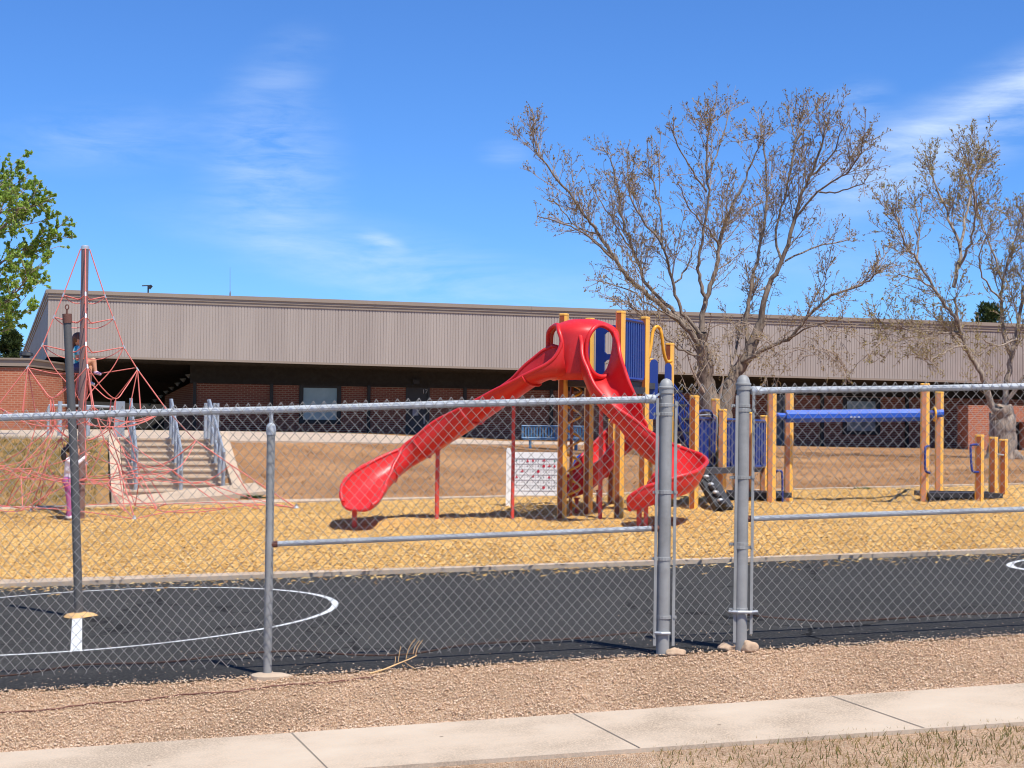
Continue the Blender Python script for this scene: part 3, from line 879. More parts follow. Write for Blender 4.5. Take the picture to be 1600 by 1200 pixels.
# upper railing and end posts beside the head of the steps
r = empty('pipe_railing', PG(140, 36), 'pale pipe railing with rounded ends on the terrace left of the steps', 'railing')
w = MB(); a = PG(75, 36); b = PG(178, 36)
za, zb_ = P(75, 633, 36).z, P(178, 636, 36).z
w.tube(catmull([Vector((a.x, 36, a.z - .1)), Vector((a.x, 36, za - .12)), Vector((a.x + .04, 36, za - .02)), Vector((a.x + .14, 36, za)), Vector((b.x, 36, zb_))], 5), .028, 7); w.build('top_rail', M['steel_rail'], r)
for px, t_ in ((93, 627), (137, 634)):
    w = MB(); a = PG(px, 36); w.tube([a - Vector((0, 0, .1)), Vector((a.x, 36, P(px, t_, 36).z))], .05, 8); w.build('post', M['steel_rail'], r)
r = empty('end_posts', PG(186, 34.2), 'three tall grey square posts grouped at the head of the steps, left side', 'post cluster', 'grey post clusters at the head of the steps')
for k, px in enumerate((180.5, 186, 191.5)):
    w = MB(); a = PG(px, 34.2 + k * .15); z1 = P(px, 627, 34.3).z; w.box((a.x, a.y, (a.z + z1) / 2 - .05), (.062, .062, z1 - a.z + .1)); w.build('post', M['steel_rail'], r)
r = empty('end_posts', PG(332, 34.6), 'four slim grey round posts in a row at the head of the steps, right side', 'post cluster', 'grey post clusters at the head of the steps')
for k, px in enumerate((320.5, 327, 334, 339.5)):
    w = MB(); a = PG(px, 34.4 + k * .1); z1 = P(px, 629.5, 34.4).z; w.tube([a - Vector((0, 0, .1)), Vector((a.x, a.y, z1))], .033, 8); w.build('post', M['steel_rail'], r)

# ================================================================== bench
bp0 = PG(864, 45)
bn = empty('bench', bp0, 'blue slatted metal bench on the bank under the school wall', 'bench')
zt_ = P(862, 666, 45).z; zs_ = bp0.z + .27; bw = .82
w = MB()
for i in range(22):
    x = bp0.x - bw + (2 * bw) * i / 21; w.tube([Vector((x, 45.16, zs_ + .03)), Vector((x, 45.24, zt_ - .02))], .025, 5)
w.tube([Vector((bp0.x - bw - .03, 45.16, zs_ + .03)), Vector((bp0.x - bw - .03, 45.24, zt_)), Vector((bp0.x + bw + .03, 45.24, zt_)), Vector((bp0.x + bw + .03, 45.16, zs_ + .03))], .03, 6, closed=True)
w.build('backrest', M['bench'], bn)
w = MB()
for i in range(7): w.bar((bp0.x - bw, 44.72 + i * .065, zs_), (bp0.x + bw, 44.72 + i * .065, zs_), .045, .03)
w.build('seat', M['bench'], bn)
for x in (-.62, .62):
    w = MB()
    w.tube([(bp0.x + x, 45.2, bp0.z - .05), (bp0.x + x, 45.12, zs_ - .02), (bp0.x + x, 44.75, zs_ - .03), (bp0.x + x, 44.72, bp0.z - .05)], .035, 6); w.build('leg', M['bench'], bn)

# ================================================================== chain link fences
def fy(X): return 11.57 + .077 * X
def fpt(px, py):
    """point on the fence plane for a photo position"""
    Y = 11.57
    for _ in range(5): p_ = P(px, py, Y); Y = fy(p_.x)
    return P(px, py, Y)
FD = Vector((1, .077, 0)).normalized(); FN = Vector((.077, -1, 0)).normalized()   # FN towards the street
W2 = .0716 / 2; H2 = .0805 / 2; WR = .00235
def rail_z(pts):
    xs = [p.x for p in pts]; zs = [p.z for p in pts]
    def f(X):
        if X < xs[0]: return zs[0] + (zs[1] - zs[0]) / (xs[1] - xs[0]) * (X - xs[0])
        if X > xs[-1]: return zs[-1] + (zs[-1] - zs[-2]) / (xs[-1] - xs[-2]) * (X - xs[-1])
        return interp(xs, zs, X)
    return f
def mesh_panel(X0, X1, ztop, zbot, name='wire_mesh', off=.034, parent=None):
    mb = MB(); n = int((X1 - X0) / W2); rnd = random.Random(int(X0 * 100))
    for i in range(n):
        pts = []
        z1 = ztop(X0 + i * W2)
        rows = int((z1 - zbot(X0 + i * W2)) / H2)
        ph = rnd.uniform(-.004, .004)
        for k in range(rows + 1):
            odd = k % 2
            x = X0 + (i + (odd if i % 2 == 0 else 1 - odd)) * W2
            hook = 1 if odd else -1
            zz = ztop(x) - k * H2
            sagx = .010 * math.sin(zz * 5 + x * 1.7) + .005 * math.sin(zz * 13 + x * 5)
            by = .010 * math.sin(x * 2.3 + zz * 3) + .003 * hook
            q = Vector((x + sagx, fy(x), zz)) + FN * (off + by)
            if k == 0: pts.append(q + Vector((.004 * hook, 0, -.006))); q = q + Vector((0, 0, .012))
            pts.append(q)
        # twisted or bent ends at the bottom
        e = pts[-1]; pts.append(e + Vector((rnd.uniform(-.02, .02), rnd.uniform(-.012, .012), -rnd.uniform(.004, .022))))
        mb.tube(pts, WR, 4, caps=False)
    return mb.build(name, M['wire'], parent)

def term_post(px, ptop, pbase, parent):
    b = fpt(px[1], pbase); t_ = fpt(px[0], ptop); r = .046
    w = MB(); ax = (t_ - b).normalized()
    w.tube([b - ax * .1, t_ - ax * .05], r, 16); 
    po = w.build('post', M['galv_post'], parent, auto=.6)
    w = MB(); c = t_ - ax * .055
    prof = [(r + .006, -.045), (r + .006, -.012), (r + .010, -.010), (r + .010, 0.), (r + .003, .004), (r * .98, .02), (r * .80, .042), (r * .45, .056), (0.001, .061)]
    w.lathe(c, prof, 16); w.build('cap', M['galv_post'], po, auto=.6)
    return b, t_
def bands(px, ys, side, parent):
    w = MB()
    for y in ys:
        c = fpt(px, y)
        w.lathe(c - Vector((0, 0, .012)), [(.049, 0), (.0505, .002), (.0505, .022), (.049, .024)], 14)
        for s_ in side:
            w.box(c + FD * (.062 * s_) + FN * .012, (.05, .022, .02), (FD, FN, Vector((0, 0, 1))))
            w.tube([c + FD * (.07 * s_) + FN * -.012, c + FD * (.07 * s_) + FN * .04], .006, 6)
    return w.build('tension_bands', M['galv_post'], parent)
def tension_bar(px0, y0, px1, y1, parent):
    w = MB(); a = fpt(px0, y0) + FN * .03; b = fpt(px1, y1) + FN * .03
    w.bar(a, b, .020, .007, FN); w.build('tension_bar', M['galv_post'], parent)
def cup(p_, parent, dirx):
    w = MB(); p_ = Vector(p_)
    w.tube([p_ - FD * dirx * .045, p_ + FD * dirx * .02, p_ + FD * dirx * .03], [.033, .033, .026], 10)
    w.bar(p_ + FD * dirx * .02 + Vector((0, 0, .012)), p_ + FD * dirx * .065 + Vector((0, 0, .045)), .014, .034, FN)
    w.build('rail_end', M['galv'], parent, auto=.6)

# --- left run
LT = [fpt(0, 652.5), fpt(200, 645.5), fpt(421, 640.5), fpt(700, 631.5), fpt(1014, 624)]
lz = rail_z(LT); XL0 = -9.6; XLe = fpt(1024, 700).x
fl = empty('chain_link_fence', fpt(421, 1050), 'long grey chain link fence run left of the narrow gap, with a slim line post', 'fence')
w = MB(); w.tube([Vector((XL0, fy(XL0), lz(XL0)))] + LT, .0255, 10, caps=True); w.build('top_rail', M['galv'], fl, auto=.6)
ml = [fpt(427, 850), fpt(720, 838), fpt(1024, 825.5)]
w = MB(); w.tube(ml, .0195, 10); w.build('mid_rail', M['galv'], fl, auto=.6)
for k, q in enumerate((ml[0], ml[-1])):
    w = MB(); w.tube([q - FD * .03, q + FD * .03], .024, 10); w.build('rail_socket', M['rust'], fl)
# line post with loop cap
def line_post(px0, py0, px1, py1, parent):
    b = fpt(px1, py1); t_ = fpt(px0, py0)
    w = MB(); w.tube([b - Vector((0, 0, .15)), t_], .0285, 12); po = w.build('post', M['galv_post'], parent, auto=.6)
    w = MB(); w.lathe(t_ - Vector((0, 0, .03)), [(.033, -.02), (.034, .0), (.034, .03), (.028, .05), (.016, .06), (.013, .10), (.016, .13)], 12)
    w.lathe(t_ + Vector((0, 0, .095)), [(.012, -.01), (.019, .0), (.019, .014), (.008, .028), (.001, .032)], 8); w.build('loop_cap', M['galv'], po, auto=.6)
    w = MB(); g_ = G(b.x, b.y)
    vs = []
    rnd = random.Random(5)
    n_ = 22
    for rr, h in ((1., -.05), (.94, .006), (.6, .02)):
        for k in range(n_):
            a = 2 * PI * k / n_; j = 1 + .12 * math.sin(3 * a + 1) + rnd.uniform(-.05, .05)
            vs.append((b.x + .15 * rr * j * math.cos(a) + .02, b.y - .02 + .10 * rr * j * math.sin(a), g_ + h))
    fs = [(r_ * n_ + k, r_ * n_ + (k + 1) % n_, (r_ + 1) * n_ + (k + 1) % n_, (r_ + 1) * n_ + k) for r_ in range(2) for k in range(n_)] + [tuple(2 * n_ + k for k in range(n_))]
    w.add(vs, fs); w.build('concrete_footing', M['concrete'], po)
line_post(423.6, 668, 417.8, 1052, fl)
# a further line post just outside the frame
for xq in (-4.72, -7.75):
    q = Vector((xq, fy(xq), 0)); w = MB(); w.tube([Vector((q.x, q.y, G(q.x, q.y) - .1)), Vector((q.x, q.y, lz(q.x) - .03))], .0285, 10); w.build('post', M['galv_post'], fl, auto=.6)
pb, pt = term_post((1041.3, 1035.4), 592.5, 1017, fl)
zbotL = rail_z([fpt(0, 1060), fpt(150, 1056), fpt(420, 1042), fpt(650, 1030), fpt(1020, 1003)])
mesh_panel(XL0, XLe, lambda X: lz(X) + .036, lambda X: zbotL(X) + .03, parent=fl)
tension_bar(1026.5, 622, 1021.5, 1008, fl)
bands(1040.3, (647,), (-1,), fl); bands(1038.6, (769,), (-1, 1), fl); bands(1037.2, (873,), (-1,), fl)
cup(fpt(1018, 623.5), fl, 1)
wl_ = [(-160, 1068), (0, 1056), (60, 1049), (130, 1038), (253, 1034.5), (350, 1023.5), (460, 1016.5), (540, 1022), (607, 1023.5), (660, 1019), (717, 1008.5), (800, 1002), (870, 999), (930, 994), (990, 988.5), (1031, 988)]
w = MB(); w.tube(catmull([fpt(a, b) + FN * .012 for a, b in wl_], 4), .0068, 6); w.build('tension_wire', M['rust_dark'], fl)
w = MB()
for a, b in ((1034, 988),):
    c = fpt(a, b); w.tube([c + FD * -.06 + FN * .02, c + FD * -.01 + FN * .055, c + FD * .05 + FN * .05], .011, 6)
w.build('wire_clamp', M['galv'], fl)
# wire ties on rails
for X in [-4 + .42 * k for k in range(15)]:
    w = MB()
    c = Vector((X, fy(X), lz(X))); ring_ = [c + (FN * math.cos(a) + Vector((0, 0, 1)) * math.sin(a)) * .03 + FD * (.004 * k) for k, a in enumerate([i * PI / 5 for i in range(11)])]
    w.tube(ring_, .0022, 4); w.build('wire_tie', M['wire'], fl)

# --- right run
RT = [fpt(1180, 610.5), fpt(1300, 608.5), fpt(1420, 607.5), fpt(1600, 603.5)]
rz = rail_z(RT); XR0 = fpt(1176, 700).x; XR1 = 9.8
fr = empty('chain_link_fence', fpt(1158, 1009), 'grey chain link fence run starting at the right one of two thick domed posts', 'fence')
w = MB(); w.tube(RT + [Vector((XR1, fy(XR1), rz(XR1)))], .0235, 10); w.build('top_rail', M['galv'], fr, auto=.6)
mr = [fpt(1170, 810.5), fpt(1380, 803), fpt(1600, 795.5), fpt(1800, 789), fpt(2600, 760)]
w = MB(); w.tube(mr, .0195, 10); w.build('mid_rail', M['galv'], fr, auto=.6)
w = MB(); w.tube([mr[0] - FD * .025, mr[0] + FD * .03], .024, 10); w.build('rail_socket', M['rust'], fr)
term_post((1161.6, 1156.8), 587, 1009, fr)
for xq in (4.85, 8.0):
    w = MB(); w.tube([Vector((xq, fy(xq), G(xq, fy(xq)) - .1)), Vector((xq, fy(xq), rz(xq) - .03))], .0285, 10); w.build('post', M['galv_post'], fr, auto=.6)
zbotR = rail_z([fpt(1172, 988), fpt(1300, 984), fpt(1450, 976), fpt(1600, 968)])
mesh_panel(XR0, XR1, lambda X: rz(X) + .036, lambda X: zbotR(X) + .03, parent=fr)
tension_bar(1176.5, 612, 1172, 990, fr)
bands(1161, (641,), (1,), fr); bands(1159, (746,), (-1, 1), fr); bands(1157.5, (855,), (1,), fr)
cup(fpt(1180, 610.5), fr, -1)
wr_ = [(1166, 960), (1200, 964), (1240, 967.5), (1300, 971), (1380, 967), (1469, 961), (1600, 956), (1800, 948)]
w = MB(); w.tube(catmull([fpt(a, b) + FN * .012 for a, b in wr_], 4), .0068, 6); w.build('tension_wire', M['rust_dark'], fr)
w = MB(); c = fpt(1160, 955); w.tube([c + FD * -.1 + FN * .02, c + FD * -.04 + FN * .055, c + FD * .05 + FN * .058, c + FD * .1 + FN * .02], .011, 6); w.build('wire_clamp', M['galv'], fr)
for k in range(8):
    w = MB(); X = XR0 + .3 + .42 * k; c = Vector((X, fy(X), rz(X)))
    w.tube([c + (FN * math.cos(a) + Vector((0, 0, 1)) * math.sin(a)) * .028 + FD * (.004 * j) for j, a in enumerate([i * PI / 5 for i in range(11)])], .0022, 4); w.build('wire_tie', M['wire'], fr)

# --- narrow filler between the two thick posts
XF0, XF1 = fpt(1052, 800).x, fpt(1147, 800).x
ff = empty('narrow_fence', fpt(1100, 1008), 'narrow strip of chain link closing the gap between the two thick posts', 'fence panel')
ztf = rail_z([fpt(1052, 603), fpt(1147, 602)]); zbf = rail_z([fpt(1052, 1008), fpt(1147, 1002)])
mesh_panel(XF0 - .01, XF1 + .02, ztf, zbf, parent=ff, off=.02)
tension_bar(1055.5, 627, 1050.5, 1008, ff); tension_bar(1150.5, 618, 1146, 1003, ff)
bands(1040, (633,), (1,), ff); bands(1037, (964,), (1,), ff); bands(1161.2, (634,), (-1,), ff); bands(1158, (850,), (-1,), ff); bands(1157.4, (952,), (-1,), ff)

# --- stones at the post feet, dry stalk, overhead wire's shadow built as a cord on the gravel
def rock(px, Y, r, label, seed):
    rnd = random.Random(seed); b = PG(px, Y); bm = bmesh.new(); bmesh.ops.create_icosphere(bm, subdivisions=3, radius=1)
    import mathutils
    for v in bm.verts:
        n_ = mathutils.noise.noise(v.co * 1.3 + Vector((seed, 0, 0))) * .35 + mathutils.noise.noise(v.co * 4 + Vector((0, seed, 0))) * .10
        v.co *= 1 + n_; v.co.z = max(v.co.z, -.5)
        v.co = Vector((v.co.x * r[0], v.co.y * r[1], v.co.z * r[2]))
    me = bpy.data.meshes.new('rock'); bm.to_mesh(me); bm.free(); me.materials.append(M['rockm'])
    me.polygons.foreach_set('use_smooth', [True] * len(me.polygons))
    o = bpy.data.objects.new('rock', me); C.objects.link(o); o.location = b + Vector((0, 0, r[2] * .35))
    return tag(o, label, 'rock', 'pale stones at the feet of the thick fence posts')
M['rockm'] = simple('pale_tan_stone', srgb(186, 158, 130), .9, .25, 14, bump=.9, bscale=26, dirt=srgb(150, 122, 98), dscale=9)
rock(1054, 11.62, (.075, .06, .032), 'flat pale stone just right of the left thick fence post', 1)
rock(1140, 11.72, (.085, .06, .034), 'broad flat pale stone left of the right thick fence post', 4)
rock(1171, 11.66, (.062, .055, .05), 'rounded tan stone touching the right side of the right thick post', 9)
def stalk():
    a = fpt(566, 1046); w = MB()
    main = [fpt(578, 1044) + FN * .25, fpt(600, 1040) + FN * .18, fpt(622, 1033) + FN * .12, fpt(640, 1027) + FN * .08, fpt(651, 1022.5) + FN * .05]
    w.tube(catmull(main, 4), [.006] * 8 + [.0045] * 9, 6)
    def tw(*q): w.tube(catmull([fpt(x, y) + FN * .07 for x, y in q], 3), .0026, 5)
    tw((634, 1028), (637, 1015), (643, 1003), (649, 996)); tw((645, 1020), (648, 1009), (655, 999)); tw((649, 1021), (652, 1010), (660, 998))
    tw((622, 1032), (624, 1018), (626, 1008)); tw((632, 1032), (640, 1038), (649, 1043)); tw((617, 1034), (618, 1026), (617, 1024)); tw((628, 1036), (632, 1042))
    return tag(w.build('dry_stalk', M['twig'], None, PG(600, 11.4)), 'dry straw coloured stalk with bare side twigs lying against the fence foot', 'dead plant')
stalk()
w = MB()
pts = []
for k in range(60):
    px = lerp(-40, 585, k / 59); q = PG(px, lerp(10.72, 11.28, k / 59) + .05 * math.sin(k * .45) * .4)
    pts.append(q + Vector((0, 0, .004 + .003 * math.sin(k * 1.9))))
w.tube(pts, .0055, 5)  # dark cord stands in for the shadow of an overhead wire
tag(w.build('wire_shadow', M['rust'], None, pts[30]), 'thin dark cord laid across the gravel as the shadow of an overhead wire', 'wire')

# ================================================================== tetherball pole
tb = empty('tetherball_pole', TB, 'dark leaning steel tetherball pole with a rusty cap in the painted circle', 'tetherball pole')
top = P(105, 502, 15.25)
w = MB(); w.tube([TB - Vector((0, 0, .1)), TB.lerp(top, .5) + Vector((.012, 0, 0)), top], [.040, .039, .037], 14); w.build('pole', M['pole_dark'], tb, auto=.6)
w = MB(); c1, c2_ = P(105.4, 505, 15.25), P(104.8, 490.5, 15.25); w.tube([c1, c2_], .043, 14); cp = w.build('cap', M['rust'], tb, auto=.6)
w = MB(); e = P(104.6, 490, 15.25); w.tube([e, e + Vector((0, 0, .045))], .008, 6)
w.tube([e + Vector((0, 0, .06)) + Vector((math.cos(a) * .016, 0, math.sin(a) * .022)) for a in [i * PI / 6 for i in range(12)]], .006, 5, closed=True); w.build('eye_bolt', M['rust'], cp)
w = MB(); vs = []; rnd = random.Random(2); n_ = 26
for rr, h in ((1, .012), (.8, .035), (.35, .05)):
    for k in range(n_):
        a = 2 * PI * k / n_; j = 1 + .16 * math.sin(3 * a) + rnd.uniform(-.08, .08)
        X = TB.x + .145 * rr * j * math.cos(a); Y = TB.y + .13 * rr * j * math.sin(a); vs.append((X, Y, G(X, Y) + h))
w.add(vs, [(r_ * n_ + k, r_ * n_ + (k + 1) % n_, (r_ + 1) * n_ + (k + 1) % n_, (r_ + 1) * n_ + k) for r_ in range(2) for k in range(n_)] + [tuple(2 * n_ + k for k in range(n_))])
w.build('footing', simple('crumbling_tan_concrete', srgb(206, 164, 108), .9, .25, 14, bump=.6, bscale=40), tb)
#@@PART3

# ================================================================== rope net climber
NB = PG(126, 27); NTOP = P(133, 386, 27)
NH = NTOP.z - NB.z
def npt(r, a, h, dz=0):
    c = NB.lerp(Vector((NTOP.x, NTOP.y, NTOP.z)), h / NH)
    ys = lerp(1., .30, clamp((r - .7) / 1.6)); y = c.y + r * math.sin(a) * ys; x = c.x + r * math.cos(a)
    return Vector((x, y, max(NB.z + h + dz, G(x, y) + .04)))
net = empty('net_climber', NB, 'tall coral red rope pyramid climber hung from a brown steel mast', 'climbing net')
w = MB(); w.tube([NB - Vector((0, 0, .1)), NB.lerp(NTOP, .5), NTOP], [.064, .064, .060], 18); mast = w.build('mast', M['net_pole'], net, auto=.6)
w = MB(); w.lathe(NTOP - Vector((0, 0, .04)), [(.066, 0), (.068, .02), (.068, .05), (.05, .065), (.001, .07)], 16); w.build('mast_cap', M['clip'], mast, auto=.6)
LV = [(NH - .03, .07), (3.60, .33), (3.24, .47), (2.78, .64), (2.42, .87), (1.78, 1.36), (1.27, 1.88), (.88, 2.50), (.06, 3.62)]
K = 4; A0 = .31
ang = [A0 + 2 * PI * k / K for k in range(K)]
def node(l, k): return npt(LV[l][1], ang[k % K], LV[l][0])
def sag(a, b, s, inward=0, n=8, lat=0):
    a = Vector(a); b = Vector(b); out = []
    for i in range(n + 1):
        t = i / n; q = a.lerp(b, t); f = 4 * t * (1 - t)
        c = npt(0, 0, clamp(q.z - NB.z, 0, NH)); d = Vector((c.x - q.x, c.y - q.y, 0))
        q = q + d * (inward * f) - Vector((0, 0, s * f)); out.append(q)
    return out
rnd = random.Random(21)
rg = MB(); ra = MB(); rb = MB(); cl = MB(); RR = .0082
def seg(mb, pts, r=RR): mb.tube(pts, r, 6)
for k in range(K):
    pts = [node(l, k) for l in range(len(LV))]
    seg(rg, pts, .0105)
    for l in (1, 2, 3, 4):
        cl.tube([pts[l] - (pts[l] - pts[l - 1]).normalized() * .04, pts[l] + (pts[l + 1] - pts[l]).normalized() * .03], .015, 6)
    # upper rings: ropes sagging in to the mast
    for l, (s, inn) in enumerate(((.12, .45), (.16, .50), (.20, .55)), start=1):
        seg(ra, sag(node(l, k), node(l, k + 1), s * .5, inn))
        seg(ra, sag(node(l, k), npt(.066, ang[k], LV[l][0] - s), s * .4, 0))
    # deep V sag ropes hung from levels 3 and 4
    m3 = npt(.69, ang[k] + PI / K, 1.93)
    seg(ra, catmull([node(4, k), npt(.70, ang[k] + .38, 2.10), m3, npt(.70, ang[k + 1 if k + 1 < K else 0] - .38, 2.10), node(4, k + 1)], 5))
    seg(ra, catmull([node(3, k), npt(.46, ang[k] + .1, 2.42), npt(.18, ang[k] + .4, 2.08), npt(.068, ang[k] + .6, 1.9)], 5))
    seg(ra, sag(node(4, k), npt(.70, ang[k], 1.55), .02)); seg(ra, sag(npt(.70, ang[k], 1.55), node(5, k), .05))
    seg(ra, [node(4, k), npt(.95, ang[k] + .08, 1.72)]); seg(ra, [node(4, k), npt(.93, ang[k] - .08, 1.68)])
    seg(ra, [m3, npt(.64, ang[k] + PI / K + .05, 1.50)]); seg(ra, [m3, npt(.60, ang[k] + PI / K - .07, 1.46)])
    # inner polygon
    i1 = npt(.70, ang[k], 1.55); i2 = npt(.70, ang[(k + 1) % K], 1.55); mi = npt(.62, ang[k] + PI / K, 1.48)
    seg(rb, sag(i1, mi, .03)); seg(rb, sag(mi, i2, .03))
    seg(rb, sag(mi, npt(.07, ang[k] + PI / K, 1.25), .05))
    seg(rb, sag(node(5, k), mi, .1)); seg(rb, sag(node(5, k + 1), mi, .1))
    # lower body
    o1 = npt(1.75, ang[k] + PI / K, .80); o0 = npt(1.05, ang[k] + PI / K, .74); g0 = npt(.95, ang[k], .66); g1 = npt(2.05, ang[k], .60)
    g0n = npt(.95, ang[(k + 1) % K], .66); g1n = npt(2.05, ang[(k + 1) % K], .60)
    for a, b, s in ((node(5, k), node(5, k + 1), .22), (node(6, k), o1, .12), (o1, node(6, k + 1), .12), (node(6, k), g0, .06), (g0, o0, .05), (o0, g0n, .05),
                    (o0, o1, .04), (g0, npt(.07, ang[k], .62), .03), (node(7, k), g1, .03), (g1, o1, .1), (o1, g1n, .1), (g1, g0, .05),
                    (mi, o0, .0), (i1, g0, .0), (mi, o1, .06)):
        seg(rb, sag(a, b, s))
    b0 = npt(1.5, ang[k] + PI / K, .16); b1 = npt(2.7, ang[k] + PI / K, .2); an0 = npt(3.62, ang[k], .05); an1 = npt(3.62, ang[(k + 1) % K], .05)
    for a, b, s in ((g0, b0, -.05), (b0, g0n, -.05), (b0, b1, .05), (an0, b1, -.05), (b1, an1, -.05), (o1, b1, .0), (o0, b0, .0), (g1, an0, .05),
                    (node(7, k), npt(3.0, ang[k], .16), .02), (npt(3.0, ang[k], .16), g1, .06)):
        seg(rb, sag(a, b, s))
# the loop of rope the seated girl rests on
seg(ra, catmull([P(46, 575, 27.2), P(88, 584, 27.22), P(118, 583, 27.25), P(150, 584, 27.22), P(210, 575, 27.2)], 5))
rg.build('ridge_ropes', M['rope'], net); ra.build('upper_net', M['rope'], net); rb.build('lower_net', M['rope'], net); tag(cl.build('rope_clips', M['clip'], net), kind='stuff')
for k in range(K):
    w = MB(); q = npt(3.62, ang[k], 0); q.z = G(q.x, q.y); w.lathe(q - Vector((0, 0, .02)), [(.05, 0), (.05, .06), (.02, .09), (.02, .12)], 8); w.build('ground_anchor', M['steel_rail'], net)

# ================================================================== children
SK = {'skin': simple('skin', srgb(206, 152, 122), .55, .06, 12), 'teal': None, 'navy': simple('navy_cloth', srgb(58, 66, 112), .85, .2, 14),
      'white': None, 'pink': simple('pink_leggings_cloth', srgb(176, 92, 142), .8, .14, 10, bump=.1), 'shoe': simple('white_shoe', (.72, .70, .71, 1), .6, .06, 12),
      'shoe_pink': simple('lilac_trainer', srgb(196, 160, 186), .6, .12, 14),
      'hair_brown': simple('brown_hair', srgb(104, 70, 48), .5, .25, 22), 'hair_dark': simple('dark_hair', srgb(36, 28, 26), .45, .25, 22), 'eye': simple('dark_eye', (.02, .015, .012, 1), .2, .05)}
t = NT('teal_striped_tee'); wv = t.n('ShaderNodeTexWave'); wv.inputs['Scale'].default_value = 4.2; wv.inputs['Distortion'].default_value = 1.2; t.l(t.scaled((.8, .8, 2.2)), wv.inputs['Vector'])
SK['teal'] = t.done(t.ramp(wv.outputs['Fac'], [(.3, srgb(60, 170, 190)), (.55, srgb(110, 214, 222)), (.8, srgb(205, 240, 240))]), .85)
t = NT('white_patterned_top'); SK['white'] = t.done(t.ramp(t.voro(28., None, 'Distance'), [(.12, srgb(190, 150, 184)), (.26, srgb(232, 226, 232))]), .85)

def child(label, base, caps, balls, fingers, vox=.0085):
    """one continuous body: tapered volumes fused by a voxel remesh, clothes by region."""
    mb = MB()
    for (p, q, r0, r1, kind) in caps:
        p = Vector(p); q = Vector(q); n = 6
        mb.tube([p.lerp(q, i / n) for i in range(n + 1)], [lerp(r0, r1, i / n) for i in range(n + 1)], 12)
        mb.ball(p, r0, 12, 8); mb.ball(q, r1, 12, 8)
    for (c, r, kind) in balls: mb.ball(c, r, 14, 10)
    for f in fingers:
        mb.tube(f, [.0085] * (len(f) - 1) + [.006], 7); mb.ball(f[-1], .006, 7, 5); mb.ball(f[0], .0085, 7, 5)
    o = mb.build('person', SK['skin'], None, base)
    md = o.modifiers.new('fuse', 'REMESH'); md.mode = 'VOXEL'; md.voxel_size = vox; md.use_smooth_shade = True
    md = o.modifiers.new('soften', 'SMOOTH'); md.iterations = 4; md.factor = .5
    dg = bpy.context.evaluated_depsgraph_get(); me = bpy.data.meshes.new_from_object(o.evaluated_get(dg))
    o.modifiers.clear(); old = o.data; o.data = me; bpy.data.meshes.remove(old); me.name = 'person'
    kinds = []
    for x in caps: 
        if x[4] not in kinds: kinds.append(x[4])
    for x in balls:
        if x[2] not in kinds: kinds.append(x[2])
    if 'skin' not in kinds: kinds.append('skin')
    me.materials.clear()
    for k in kinds: me.materials.append(SK[k])
    B = Vector(base)
    cc = [(Vector(p) - B, Vector(q) - B, r0, r1, kinds.index(k)) for p, q, r0, r1, k in caps]
    bb = [(Vector(c) - B, r if isinstance(r, (tuple, list)) else (r, r, r), kinds.index(k)) for c, r, k in balls]
    ff = [(Vector(f[i]) - B, Vector(f[i + 1]) - B) for f in fingers for i in range(len(f) - 1)]
    sk_ = kinds.index('skin')
    for pl in me.polygons:
        c = pl.center; best = 9; mi = 0
        for (p, q, r0, r1, k) in cc:
            d = q - p; t_ = clamp((c - p).dot(d) / max(d.length_squared, 1e-9)); e = (c - (p + d * t_)).length - lerp(r0, r1, t_)
            if e < best: best = e; mi = k
        for (p, r, k) in bb:
            v = c - p; m_ = math.sqrt((v.x / r[0]) ** 2 + (v.y / r[1]) ** 2 + (v.z / r[2]) ** 2); e = (m_ - 1) * min(r)
            if e < best: best = e; mi = k
        for p, q in ff:
            d = q - p; t_ = clamp((c - p).dot(d) / max(d.length_squared, 1e-9)); e = (c - (p + d * t_)).length - .0085
            if e < best: best = e; mi = sk_
        pl.material_index = mi; pl.use_smooth = True
    BASE[o.name] = B
    return tag(o, label, 'person')

def hand(wrist, d, up, s=1., curl=.6, side=1):
    """palm volume + five curled fingers from the wrist along d, curling towards up."""
    d = Vector(d).normalized(); up = Vector(up); up = (up - d * up.dot(d)).normalized(); x = d.cross(up) * side
    w_ = Vector(wrist); L = .062 * s
    cap = (w_ + d * .01, w_ + d * (L * .8), .019 * s, .021 * s, 'skin')
    fs = []
    for k, (o_, ln) in enumerate(((-.021, .045), (-.007, .055), (.007, .052), (.021, .040))):
        b = w_ + d * (L * .95) + x * (o_ * s); a1 = .35 * curl; a2 = 1.2 * curl; a3 = 2.1 * curl
        p = [b - d * .012]; 
        for a, f in ((a1, .45), (a2, .32), (a3, .26)):
            b = b + (d * math.cos(a) + up * math.sin(a)) * (ln * s * f) ; p.append(b)
        fs.append(p)
    b = w_ + d * (L * .3) - x * (.02 * s)
    fs.append([b, b + (d * .5 - x * .8 + up * .35).normalized() * .024 * s, b + (d * .8 - x * .75 + up * .9).normalized() * .046 * s])
    return cap, fs

